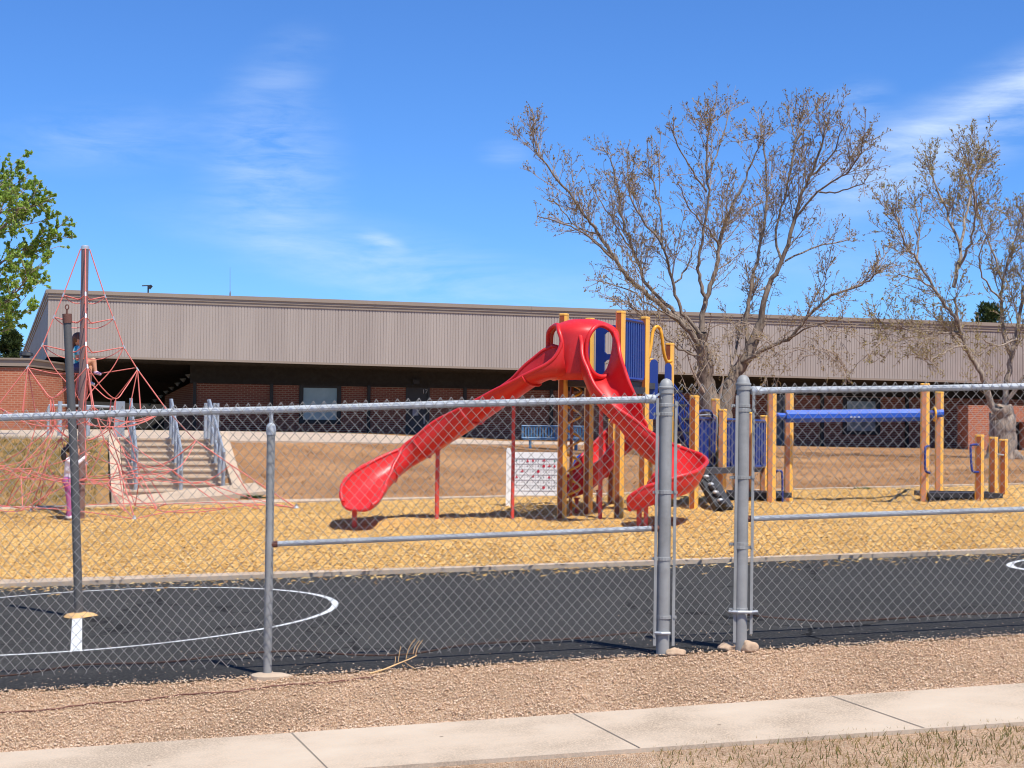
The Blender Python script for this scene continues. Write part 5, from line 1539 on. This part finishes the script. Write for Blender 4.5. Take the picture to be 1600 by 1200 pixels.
w = MB(); n_ = 20; w.prism([Vector(((x0 + x1) / 2 + .17 * math.cos(a) + .03, 27, (z0 + z1) / 2 + .25 * math.sin(a))) for a in [2 * PI * k / n_ for k in range(n_)]], (0, .03, 0)); w.build('disc', M['blue_bright'], ap)
w = MB(); bx(w, x0, x1, 27.04, 27.07, z0, z1 - .08); w.build('backing', M['yellow_metal'], ap)
for x in (x0 + .05, x1 - .05):
    w = MB(); w.tube([(x, 27.1, G(x, 27.1) - .1), (x, 27.1, z1 - .1)], .03, 8); w.build('post', M['yellow_metal'], ap)

# ================================================================== track ride with its step
tr = empty('track_ride', PG(1340, 26.2), 'blue track beam carried between two pairs of yellow posts with a black mounting step', 'playground')
post('P11', 1205, 26.0, 606, tr, pale=True); post('P12', 1232, 26.5, 609, tr, pale=True)
post('P13', 1444.5, 25.35, 599, tr, pale=True); post('P14', 1467, 27.1, 612, tr, pale=True)
post('P15', 1530, 25.15, 679, tr, pale=False); post('P16', 1551.5, 25.75, 682.5, tr); post('P17', 1567.5, 26.3, 686, tr)
a = P(1228, 650.5, 26.2); b = P(1440, 648.5, 26.2); w = MB()
def oct_beam(p_, q_, h, d_):
    t_ = (q_ - p_).normalized(); s_ = Vector((-t_.y, t_.x, 0)); c_ = .35
    pr = [(-d_, -h * c_), (-d_, h * c_), (-d_ * c_, h), (d_ * c_, h), (d_, h * c_), (d_, -h * c_), (d_ * c_, -h), (-d_ * c_, -h)]
    w.prism([p_ + s_ * x + UP * z for x, z in pr], q_ - p_)
oct_beam(a, b, .098, .09); oct_beam(P(1211, 649.5, 26.2), a, .05, .05); oct_beam(b, P(1473, 645.5, 26.25), .06, .055)
bmv = w.build('track_beam', M['blue_bright'], tr)
w = MB()
for px in (1330, 1336, 1342): c = P(px, 651.5, 26.1); w.box(c, (.035, .014, .02))
w.build('label_plate', M['clip'], bmv)
for (k1, k2, px, py) in (('P11', 'P12', 1216, 650), ('P13', 'P14', 1458, 645)):
    z = zpx(px, py, 26.2); w = MB(); w.tube([Vector((PB[k1].x, PB[k1].y, z)), Vector((PB[k2].x, PB[k2].y, z))], .035, 8); w.build('cross_bar', M['blue_metal'], tr)
w = MB(); c = P(1460, 647, 26.2); w.tube([c + Vector((0, .09 * math.cos(q_), .10 * math.sin(q_))) for q_ in [i * PI / 8 for i in range(16)]], .02, 6, closed=True); w.build('clamp', M['yellow_metal'], tr, sm=True)
zpl = zpx(1490, 769.5, 25.4); w = MB(); x0, x1 = px_x(1446, 25.4), px_x(1556, 25.6)
bx(w, x0, x1, 25.22, 25.32, zpl - .07, zpl); bx(w, x0, x1, 26.0, 26.1, zpl - .07, zpl); bx(w, x0, x0 + .1, 25.32, 26.0, zpl - .07, zpl - .003); bx(w, x1 - .1, x1, 25.32, 26.0, zpl - .07, zpl - .003)
bx(w, x0 + .1, x1 - .1, 25.32, 26.0, zpl - .05, zpl - .01); bx(w, x0 - .03, px_x(1524, 25.4), 25.24, 25.34, zpl - .28, zpl - .2); bx(w, x0 + .02, x0 + .1, 25.225, 25.33, zpl - .2, zpl - .07); bx(w, px_x(1515, 25.4), px_x(1523, 25.4), 25.225, 25.33, zpl - .2, zpl - .07)
bx(w, x0 + .1, px_x(1515, 25.4), 25.36, 25.42, zpl - .2, zpl - .06)
w.build('mounting_step', M['black_plastic'], tr)
for pts in (((1452, 697, 25.3), (1447, 698, 25.25), (1445.5, 703, 25.22), (1445.5, 730, 25.22), (1447.5, 737, 25.24), (1453, 739, 25.3)), ((1529, 695, 25.1), (1519, 695, 25.05), (1516.5, 700, 25.05), (1518, 730, 25.05), (1521, 737, 25.05), (1529, 737.5, 25.1))):
    w = MB(); w.tube(catmull([P(*q_) for q_ in pts], 4), .018, 7); w.build('grab_handle', M['blue_metal'], tr, sm=True)
w = MB(); w.tube([P(1551, 709, 25.7), P(1568, 711, 26.25)], .016, 6); w.build('tie_bar', M['steel_rail'], tr)
#@@PART4

# ================================================================== trees
def rand_perp(t_, rnd):
    v = Vector((rnd.gauss(0, 1), rnd.gauss(0, 1), rnd.gauss(0, 1))); v -= t_ * v.dot(t_)
    return v.normalized() if v.length > 1e-6 else Vector((1, 0, 0))

class Tree:
    def __init__(self, seed, leaf_size, leaf_n, up=.35):
        self.r = random.Random(seed); self.wood = MB(); self.twig = MB(); self.leaf = MB(); self.ls = leaf_size; self.ln = leaf_n; self.up = up; self.trim = .15
    def leafs(self, pts, n):
        r = self.r
        for _ in range(n):
            i = r.randrange(len(pts) - 1); c = pts[i].lerp(pts[i + 1], r.random())
            d = (pts[i + 1] - pts[i]).normalized(); a = (d * .6 + rand_perp(d, r) * r.uniform(.3, 1.) + Vector((0, 0, .2))).normalized()
            s = rand_perp(a, r); L = self.ls * r.uniform(.6, 1.3); W = L * r.uniform(.28, .42)
            c = c + a * L * .6
            self.leaf.add([c - a * L * .6, c + s * W, c + a * L * .7, c - s * W], [(0, 1, 2, 3)])
    def twiglet(self, p0, d, L, rad, lvl, droop=0.):
        r = self.r; n = 3 if lvl < 3 else 2; pts = [p0]; d = d.normalized()
        for i in range(n + (1 if L > .8 else 0)):
            d = (d + rand_perp(d, r) * .13 + Vector((0, 0, self.up * .22 - droop))).normalized()
            pts.append(pts[-1] + d * (L / (n + (1 if L > .8 else 0))))
        m = len(pts); rs = [lerp(max(rad, .0042), max(rad * .45, .0032), i / (m - 1)) for i in range(m)]
        self.twig.tube(pts, rs, 4 if lvl < 2 else 3, caps=False)
        return pts
    def branch(self, pts, L, rad, lvl, dens, droop=0.):
        """children along pts"""
        r = self.r; tot = sum((pts[i + 1] - pts[i]).length for i in range(len(pts) - 1))
        k = max(1, int(tot * dens[lvl] + r.random()))
        for _ in range(k):
            f = r.random() ** .8; i = min(int(f * (len(pts) - 1)), len(pts) - 2); lt = f * (len(pts) - 1) - i
            p_ = pts[i].lerp(pts[i + 1], lt); t_ = (pts[i + 1] - pts[i]).normalized()
            d = (t_ * r.uniform(.6, 1.1) + rand_perp(t_, r) * r.uniform(.6, 1.35) + Vector((0, 0, self.up * (.8 if lvl == 0 else .5))))
            l2 = L * r.uniform(.5, 1.15) * (1.12 - .78 * f)
            q_ = self.twiglet(p_, d, l2, rad * r.uniform(.8, 1.1), lvl + 1, droop)
            self.leafs(q_, int(self.ln[min(lvl + 1, 3)] * r.uniform(.5, 1.5) + r.random()))
            if lvl < 2: self.branch(q_, l2 * (.48 if lvl == 0 else .42), rad * .55, lvl + 1, dens, droop)
    def limb(self, pts, r0, r1, dens, L=1.15, start=.3, k=5):
        pts = [Vector(q_) for q_ in pts]
        if r0 < .2 and len(pts) > 2: pts[-1] = pts[-2].lerp(pts[-1], self.trim)
        c = catmull(pts, k); n = len(c); r = self.r
        c = [p_ + Vector((r.gauss(0, .02), r.gauss(0, .02), r.gauss(0, .015))) if 0 < i < n - 1 else p_ for i, p_ in enumerate(c)]
        self.wood.tube(c, [lerp(r0, r1, (i / (n - 1)) ** .8) for i in range(n)], 10 if r0 > .08 else 7, caps=False)
        self.branch(c[int(n * start):], L, max(.008, r1 * .8), 0, dens)
        tot = sum((c[i + 1] - c[i]).length for i in range(n - 1))
        if r0 > .03 and tot > 2.:
            for _ in range(int(tot * 2.1)):          # secondary limbs filling the crown
                f = r.uniform(.32, .92); i = int(f * (n - 1)); t_ = (c[min(i + 1, n - 1)] - c[i - 1]).normalized()
                d = (t_ * r.uniform(.8, 1.2) + rand_perp(t_, r) * r.uniform(.4, .95) + Vector((0, 0, .16))).normalized(); l2 = r.uniform(1.1, 2.2) * (1.25 - .8 * f)
                pts2 = [c[i]]
                for q_ in range(4):
                    d = (d + rand_perp(d, r) * .10 + Vector((0, 0, .06))).normalized(); pts2.append(pts2[-1] + d * (l2 / 4))
                self.twig.tube(catmull(pts2, 2), [lerp(max(.011, r0 * .28 * (1.1 - f)), .006, j / 8) for j in range(9)], 5, caps=False)
                self.branch(pts2, L * .7, .008, 0, dens)
    def done(self, name, loc, label, cat, group, wood, twig, leaf):
        o = empty(name, loc, label, cat, group)
        self.wood.build('trunk', wood, o, sm=True); self.twig.build('twigs', twig, o); self.leaf.build('crown', leaf, o)
        return o

def limbs_at(Y0, seed, spread):
    rnd = random.Random(seed)
    def mk(pl, d0=None, d1=None):
        d0 = rnd.uniform(-.4, .4) if d0 is None else d0; d1 = rnd.uniform(-spread, spread) if d1 is None else d1
        n = len(pl); return [P(x, y, Y0 + lerp(d0, d1, i / (n - 1))) for i, (x, y) in enumerate(pl)]
    return mk

# --- the big bare tree behind the play tower
Y0 = 42.; mk = limbs_at(Y0, 5, 2.6); T1 = Tree(31, .032, (1, 3.4, 3.4, 1.9), .36)
D = (6.0, 7.8, 8.2)
tb0 = PG(1122, Y0)
T1.limb([tb0 - Vector((0, 0, .2)), P(1112, 660, Y0), P(1106, 610, Y0), P(1100, 560, Y0 - .1), P(1096, 520, Y0 - .2)], .34, .15, (.2, 4, 5), L=.8, start=.6)
T1.limb([tb0 + Vector((.15, .1, -.2)), P(1132, 650, Y0 + .2), P(1142, 600, Y0 + .3), P(1168, 556, Y0 + .3), P(1188, 505, Y0 + .3)], .27, .12, (.2, 4, 5), L=.8, start=.6)
for pl, r0, d0, d1 in (
    ([(1096, 540), (1060, 500), (1002, 453), (970, 418), (938, 367), (913, 335), (869, 278), (838, 238), (824, 212)], .15, -.2, -1.6),
    ([(964, 408), (919, 370), (884, 351), (845, 338), (808, 342)], .055, -.8, -2.0),
    ([(935, 366), (900, 352), (868, 318), (832, 292)], .04, -1., .2),
    ([(1096, 530), (1056, 490), (1014, 449), (995, 405), (973, 348), (967, 304), (955, 250), (951, 205)], .12, .1, 1.2),
    ([(990, 392), (960, 350), (930, 300), (918, 246)], .045, .8, 2.4),
    ([(1098, 525), (1068, 490), (1050, 437), (1033, 383), (1000, 338), (978, 290), (968, 250)], .10, -.1, -.8),
    ([(1035, 388), (1032, 326), (1018, 280), (1010, 225)], .06, -.5, .6),
    ([(1052, 446), (1072, 420), (1086, 372), (1096, 318)], .05, -.2, 2.0),
    ([(1096, 535), (1097, 495), (1110, 448), (1122, 405), (1125, 373), (1140, 330), (1160, 290), (1182, 240), (1206, 180)], .15, 0, .8),
    ([(1103, 470), (1092, 430), (1094, 395), (1106, 310), (1103, 259), (1108, 200), (1112, 148)], .10, 0, -.6),
    ([(1104, 300), (1075, 258), (1052, 210), (1042, 178)], .05, -.4, -1.6),
    ([(1106, 280), (1124, 230), (1138, 180), (1146, 160)], .045, -.4, 1.2),
    ([(1124, 385), (1108, 360), (1080, 330), (1062, 290), (1050, 255)], .05, .2, -1.8),
    ([(1168, 556), (1166, 500), (1179, 424), (1195, 342), (1198, 278), (1192, 220), (1186, 172)], .12, .3, 1.8),
    ([(1188, 505), (1199, 449), (1221, 411), (1243, 335), (1258, 292), (1275, 253), (1290, 200), (1302, 155)], .15, .3, -.4),
    ([(1221, 411), (1212, 360), (1228, 300), (1240, 240), (1250, 190), (1262, 150)], .07, .2, 1.4),
    ([(1243, 339), (1288, 291), (1329, 266), (1350, 225), (1358, 198)], .06, 0, -1.5),
    ([(1280, 300), (1310, 300), (1345, 288), (1378, 276)], .045, -.6, -2.4),
    ([(1227, 408), (1275, 386), (1322, 376), (1352, 352)], .05, .2, 1.8),
    ([(1262, 280), (1300, 240), (1316, 200), (1322, 172)], .045, -.2, -1.),
    ([(1160, 566), (1195, 545), (1231, 529), (1265, 493), (1300, 462), (1345, 446), (1370, 427), (1404, 408)], .12, .2, -1.6),
    ([(1231, 529), (1262, 512), (1310, 498), (1356, 492)], .05, -.4, -2.2),
    ([(1140, 590), (1150, 545), (1160, 500), (1176, 462), (1180, 410)], .08, .3, 2.4),
    ([(1100, 560), (1060, 545), (1030, 520), (1002, 490), (970, 470), (930, 480)], .06, -.2, -2.2),
    ([(1060, 500), (1020, 480), (985, 455), (940, 440), (896, 452)], .05, -.4, -1.4),
    ([(1100, 570), (1085, 556), (1062, 540), (1048, 510)], .05, .1, 2.),
):
    T1.limb(mk(pl, d0, d1), r0 * .54, .011 if r0 > .06 else .009, D, L=1.15, start=.2)
for k in range(46):                    # drooping whips low in the crown
    a = P(T1.r.uniform(990, 1300), T1.r.uniform(500, 560), Y0 + T1.r.uniform(-1.5, 1.2)); d = Vector((T1.r.uniform(-1, 1), T1.r.uniform(-.6, .3), .2))
    q_ = T1.twiglet(a, d, T1.r.uniform(.8, 1.7), .010, 1, .55); T1.leafs(q_, 2); T1.branch(q_, .5, .006, 1, D, .4)
T1.done('bare_tree', tb0, 'large spreading tree in early bud, twin trunks rising behind the red slides', 'tree', 'budding trees before the school', M['bark'], M['twigs'], M['buds'])

# --- tree at the right edge
Y0 = 45.; mk = limbs_at(Y0, 8, 2.2); T2 = Tree(77, .034, (2, 5, 5, 2.6), .36)
tb1 = PG(1565, Y0)
T2.limb([tb1 - Vector((.0, 0, .2)), P(1565, 690, Y0), P(1566, 660, Y0), P(1563, 640, Y0)], .40, .32, (.01, 1, 1), L=.3, start=.9)
for sx in (-.5, .55): T2.wood.tube([tb1 + Vector((sx, -.2, -.08)), tb1 + Vector((sx * .45, -.1, .10)), tb1 + Vector((0, 0, .6))], [.10, .2, .22], 8)
for pl, r0, d0, d1 in (
    ([(1563, 650), (1548, 626), (1537, 592), (1512, 548), (1500, 510), (1492, 470), (1490, 449)], .20, 0, -.4),
    ([(1490, 449), (1500, 389), (1478, 329), (1456, 272), (1442, 220)], .10, -.4, .8),
    ([(1500, 389), (1512, 330), (1526, 270), (1539, 222)], .08, -.2, 1.4),
    ([(1496, 420), (1516, 380), (1524, 322), (1512, 262), (1500, 232)], .07, -.2, -1.6),
    ([(1500, 512), (1488, 490), (1465, 459), (1433, 405), (1414, 380), (1400, 340), (1372, 296)], .10, -.2, -1.2),
    ([(1465, 459), (1440, 440), (1410, 430), (1385, 420)], .05, -.4, -2.),
    ([(1433, 405), (1436, 360), (1430, 318), (1425, 290)], .05, -.6, .6),
    ([(1508, 540), (1480, 548), (1456, 562), (1438, 575)], .05, -.2, -2.4),
    ([(1504, 520), (1470, 520), (1430, 516), (1385, 508), (1350, 515)], .06, -.1, -1.),
    ([(1566, 648), (1572, 610), (1580, 560), (1588, 520), (1597, 470), (1606, 400), (1600, 340), (1592, 280)], .17, 0, .6),
    ([(1580, 560), (1568, 520), (1566, 478), (1566, 437), (1578, 400), (1590, 360), (1600, 300)], .10, .2, 1.6),
    ([(1566, 437), (1545, 380), (1526, 330), (1522, 300)], .06, .6, 2.2),
    ([(1566, 470), (1540, 440), (1530, 400), (1548, 350), (1556, 300)], .05, .4, -.6),
    ([(1598, 468), (1630, 420), (1650, 350), (1640, 270)], .09, .2, -.8),
    ([(1570, 630), (1600, 590), (1640, 540), (1690, 480), (1720, 400)], .12, 0, -1.),
    ([(1588, 530), (1560, 540), (1530, 530), (1512, 500)], .05, -.2, -2.2),
):
    T2.limb(mk(pl, d0, d1), r0 * .58, .012 if r0 > .06 else .010, D, L=1.25, start=.22)
for k in range(26):
    a = P(T2.r.uniform(1340, 1560), T2.r.uniform(500, 560), Y0 + T2.r.uniform(-1.5, 1.2)); d = Vector((T2.r.uniform(-1, 1), T2.r.uniform(-.6, .3), .2))
    q_ = T2.twiglet(a, d, T2.r.uniform(.7, 1.4), .010, 1, .5); T2.leafs(q_, 4); T2.branch(q_, .5, .006, 1, D, .3)
T2.done('bare_tree', tb1, 'budding tree with a pale forked trunk beside the sunlit brick block at the right', 'tree', 'budding trees before the school', M['bark_pale'], M['twigs'], M['buds_green'])

# --- leafy tree leaning in from the left edge
Y0 = 38.; mk = limbs_at(Y0, 9, 2.5); T3 = Tree(55, .043, (4, 32, 34, 22), .24); T3.trim = .6
tb2 = PG(-120, Y0)
T3.limb([tb2 - Vector((0, 0, .2)), P(-118, 600, Y0), P(-112, 520, Y0), P(-100, 450, Y0)], .28, .16, (.4, 3, 3), L=.8, start=.5)
D3 = (6.5, 7.5, 7.)
for pl, r0, d0, d1 in (
    ([(-110, 520), (-70, 450), (-30, 390), (10, 350), (40, 325), (68, 318)], .09, 0, -1.), ([(-100, 460), (-80, 380), (-50, 330), (-20, 296), (2, 288)], .10, 0, .6),
    ([(-108, 500), (-60, 470), (-20, 430), (22, 398), (64, 376), (98, 362)], .08, 0, -.4), ([(-30, 390), (-5, 340), (8, 312), (16, 292)], .06, -.4, 1.),
    ([(-100, 540), (-60, 520), (-20, 490), (15, 465), (38, 440), (58, 408)], .07, 0, -1.6), ([(-20, 430), (10, 420), (34, 405), (56, 386)], .04, -.4, 1.2),
    ([(-112, 560), (-70, 540), (-30, 520), (0, 505), (24, 510)], .06, 0, .8), ([(-100, 450), (-110, 380), (-105, 300), (-90, 270), (-70, 250)], .09, 0, 1.),
    ([(-104, 470), (-150, 400), (-190, 330), (-210, 270)], .09, 0, -1.), ([(-10, 335), (12, 330), (34, 325), (50, 330)], .04, -.6, -2.),
    ([(-60, 420), (-30, 360), (-14, 325), (0, 304)], .05, 0, 2.2), ([(-110, 530), (-60, 505), (-15, 470), (10, 440), (34, 455)], .05, 0, 2.4),
    ([(-40, 500), (-10, 495), (14, 488), (34, 484)], .035, .3, -1.2),
):
    T3.limb(mk(pl, d0, d1), r0 * .6, .010, D3, L=.72, start=.15)
T3.done('leafy_tree', tb2, 'bright green leafy tree reaching in from the left edge above the brick wing', 'tree', None, M['bark'], M['twigs'], M['leaf'])

# --- rounded evergreens beyond the roofs
def evergreen(px, ytop, ybot, hw, Y, seed, label):
    rnd = random.Random(seed); b = PG(px, 80); top = P(px, ytop, Y); bot = P(px, ybot, Y); R_ = hw * Y / F
    base = Vector((top.x, Y, G(0, 80)))
    o = empty('evergreen_tree', base, label, 'tree', 'dark evergreens beyond the roofs')
    w = MB(); w.tube([base, base.lerp(top, .6), top - Vector((0, 0, .4))], [.25, .16, .04], 8)
    for k in range(24):
        h = rnd.uniform(.35, .9); c = base.lerp(top, h); a = rnd.uniform(0, 6.28); w.tube([c, c + Vector((math.cos(a), math.sin(a), .25)) * R_ * (1.1 - h) * 1.3], [.05, .015], 5)
    w.build('trunk', M['bark'], o)
    w = MB(); H = top.z - base.z
    clumps = []
    for k in range(120):
        h = rnd.random() ** .7; rr = R_ * math.sqrt(max(.02, 1 - (2 * max(h, .45) - 1) ** 2 * .9)) * rnd.uniform(.45, 1.05) * (1.05 - .45 * h ** 3); a = rnd.uniform(0, 6.28)
        clumps.append((Vector((top.x + rr * math.cos(a), Y + rr * math.sin(a), base.z + H * (.2 + .8 * h) - R_ * .08)), R_ * rnd.uniform(.16, .34)))
    for c, r_ in clumps:
        for k in range(70):
            v = Vector((rnd.gauss(0, 1), rnd.gauss(0, 1), rnd.gauss(0, 1))).normalized() * r_ * rnd.uniform(.5, 1.05); v.z *= .8
            d = (v.normalized() + Vector((0, 0, .4))).normalized(); s = rand_perp(d, rnd) * .055; L = d * rnd.uniform(.14, .26)
            w.add([c + v - s, c + v + s, c + v + L], [(0, 1, 2)])
    w.build('crown', M['conifer'], o)
evergreen(18, 519, 600, 30, 96, 1, 'dark rounded evergreen showing over the low brick wing at the left')
evergreen(1546, 476, 560, 40, 100, 2, 'dark rounded evergreen showing over the school roof at the right')

# --- small weeds at the edges of the chips
def weed(px, Y, r_, label, seed):
    rnd = random.Random(seed); b = PG(px, Y); w = MB()
    for k in range(90):
        a = rnd.uniform(0, 6.28); e = rnd.uniform(.1, .9); L = r_ * rnd.uniform(.5, 1.1)
        d = Vector((math.cos(a), math.sin(a) * .7, e * .6)); c = b + Vector((rnd.gauss(0, r_ * .5), rnd.gauss(0, r_ * .25), .0)); s = Vector((-math.sin(a), math.cos(a), 0)) * L * .16
        m_ = c + d * L * .6
        w.add([c, m_ + s, c + d * L + Vector((0, 0, -.01)), m_ - s], [(0, 1, 2, 3)])
    tag(w.build('weed', M['weed'], None, b), label, 'weed', 'green weeds along the far chip edge')
weed(1350, 28.3, .17, 'low dark green weed on the chips below the blue track beam', 1)
weed(1478, 28.8, .12, 'small green weed at the edging right of the far track post', 2)
weed(1580, 28.7, .14, 'green weed at the edging beyond the three short yellow posts', 3)
weed(394, 29.0, .15, 'green weed at the foot of the right side wall of the steps', 4)
weed(278, 28.45, .10, 'tiny green weed below the concrete landing, left one', 5)
weed(297, 28.45, .12, 'green weed below the concrete landing, right of a tinier one', 6)

# ================================================================== light, sky, camera
EL, AZ = math.radians(62), math.atan2(.56, -.83)          # sun high behind the camera's right shoulder
sd = Vector((math.sin(AZ) * math.cos(EL), math.cos(AZ) * math.cos(EL), math.sin(EL)))
sl = bpy.data.lights.new('sun', 'SUN'); sl.energy = 3.9; sl.angle = math.radians(.53); sl.color = (1., .965, .89)
so = bpy.data.objects.new('sun', sl); C.objects.link(so); so.rotation_euler = sd.to_track_quat('Z', 'Y').to_euler(); so.location = sd * 60

wd = bpy.data.worlds.new('World'); scene.world = wd; wd.use_nodes = True
nt = wd.node_tree; nt.nodes.clear()
N_ = nt.nodes.new; Lk = nt.links.new
out = N_('ShaderNodeOutputWorld'); bg = N_('ShaderNodeBackground'); sky = N_('ShaderNodeTexSky')
sky.sky_type = 'NISHITA'; sky.sun_disc = False; sky.sun_elevation = EL; sky.sun_rotation = AZ
sky.altitude = 1700; sky.air_density = 1.0; sky.dust_density = .4; sky.ozone_density = 2.2
tint = N_('ShaderNodeMix'); tint.data_type = 'RGBA'; tint.blend_type = 'MULTIPLY'; tint.inputs[0].default_value = 1
tint.inputs[7].default_value = (.375, .655, 1.05, 1); Lk(sky.outputs[0], tint.inputs[6])
tc = N_('ShaderNodeTexCoord')
def wm(op, a, b=None):
    n_ = N_('ShaderNodeMath'); n_.operation = op
    for i, v in enumerate((a, b)):
        if v is None: continue
        if hasattr(v, 'is_output'): Lk(v, n_.inputs[i])
        else: n_.inputs[i].default_value = v
    return n_.outputs[0]
def cirrus(px, py, lx, ly, rot, amt, ns, seed):
    d = (P(px, py, 1.) - CAM).normalized()
    mp = N_('ShaderNodeMapping'); mp.vector_type = 'TEXTURE'; mp.inputs['Location'].default_value = d; mp.inputs['Rotation'].default_value = (0, -rot, 0)
    mp.inputs['Scale'].default_value = (lx / F, .4, ly / F); Lk(tc.outputs['Generated'], mp.inputs['Vector'])
    ln = N_('ShaderNodeVectorMath'); ln.operation = 'LENGTH'; Lk(mp.outputs[0], ln.inputs[0])
    mr_ = N_('ShaderNodeMapRange'); mr_.interpolation_type = 'SMOOTHSTEP'; mr_.inputs[1].default_value = 1.; mr_.inputs[2].default_value = .0; Lk(ln.outputs['Value'], mr_.inputs[0])
    m2 = N_('ShaderNodeMapping'); m2.inputs['Rotation'].default_value = (0, rot, 0); m2.inputs['Scale'].default_value = (ns, ns, ns * 5); m2.inputs['Location'].default_value = (seed, seed * .3, 0); Lk(tc.outputs['Generated'], m2.inputs['Vector'])
    nz = N_('ShaderNodeTexNoise'); nz.inputs['Scale'].default_value = 1.; nz.inputs['Detail'].default_value = 7; nz.inputs['Roughness'].default_value = .62; nz.inputs['Distortion'].default_value = .4; Lk(m2.outputs[0], nz.inputs['Vector'])
    r_ = N_('ShaderNodeMapRange'); r_.inputs[1].default_value = .34; r_.inputs[2].default_value = .72; Lk(nz.outputs['Fac'], r_.inputs[0])
    return wm('MULTIPLY', wm('MULTIPLY', mr_.outputs[0], r_.outputs[0]), amt)
parts = [cirrus(1580, 165, 380, 92, .46, .95, 11, 1.), cirrus(1400, 245, 230, 95, .42, .8, 9, 2.), cirrus(1590, 130, 200, 34, .46, .8, 8, 3.5), cirrus(1335, 160, 75, 45, .2, .45, 14, 3.), cirrus(425, 262, 150, 190, .16, .40, 24, 4.),
         cirrus(598, 380, 55, 22, -.35, .75, 16, 5.), cirrus(640, 425, 520, 90, -.22, .50, 12, 6.), cirrus(170, 215, 220, 70, .1, .30, 16, 7.), cirrus(440, 110, 120, 70, .6, .26, 12, 8.), cirrus(790, 240, 60, 30, 0., .3, 12, 9.), cirrus(1150, 420, 420, 120, .1, .28, 6, 10.)]
acc = parts[0]
for q_ in parts[1:]: acc = wm('ADD', acc, q_)
cl_ = N_('ShaderNodeClamp'); Lk(acc, cl_.inputs[0])
mx = N_('ShaderNodeMix'); mx.data_type = 'RGBA'; Lk(wm('MULTIPLY', cl_.outputs[0], .8), mx.inputs[0]); Lk(tint.outputs[2], mx.inputs[6]); mx.inputs[7].default_value = (5.4, 6.3, 7.4, 1)
Lk(mx.outputs[2], bg.inputs[0]); bg.inputs[1].default_value = .10; Lk(bg.outputs[0], out.inputs[0])

cam = bpy.data.cameras.new('camera'); cam.sensor_width = 36; cam.lens = 36 * F / 1600; cam.clip_start = .1; cam.clip_end = 4000
co_ = bpy.data.objects.new('camera', cam); C.objects.link(co_)
co_.matrix_world = Matrix(((CR.x, CU.x, -_f.x, CAM.x), (CR.y, CU.y, -_f.y, CAM.y), (CR.z, CU.z, -_f.z, CAM.z), (0, 0, 0, 1)))
scene.camera = co_
scene.view_settings.view_transform = 'Standard'; scene.view_settings.look = 'None'; scene.view_settings.exposure = .68; scene.view_settings.gamma = 1
scene.render.engine = 'CYCLES'
scene.cycles.max_bounces = 6; scene.cycles.transparent_max_bounces = 4
scene.cycles.use_denoising = True
scene.cycles.filter_width = 1.1
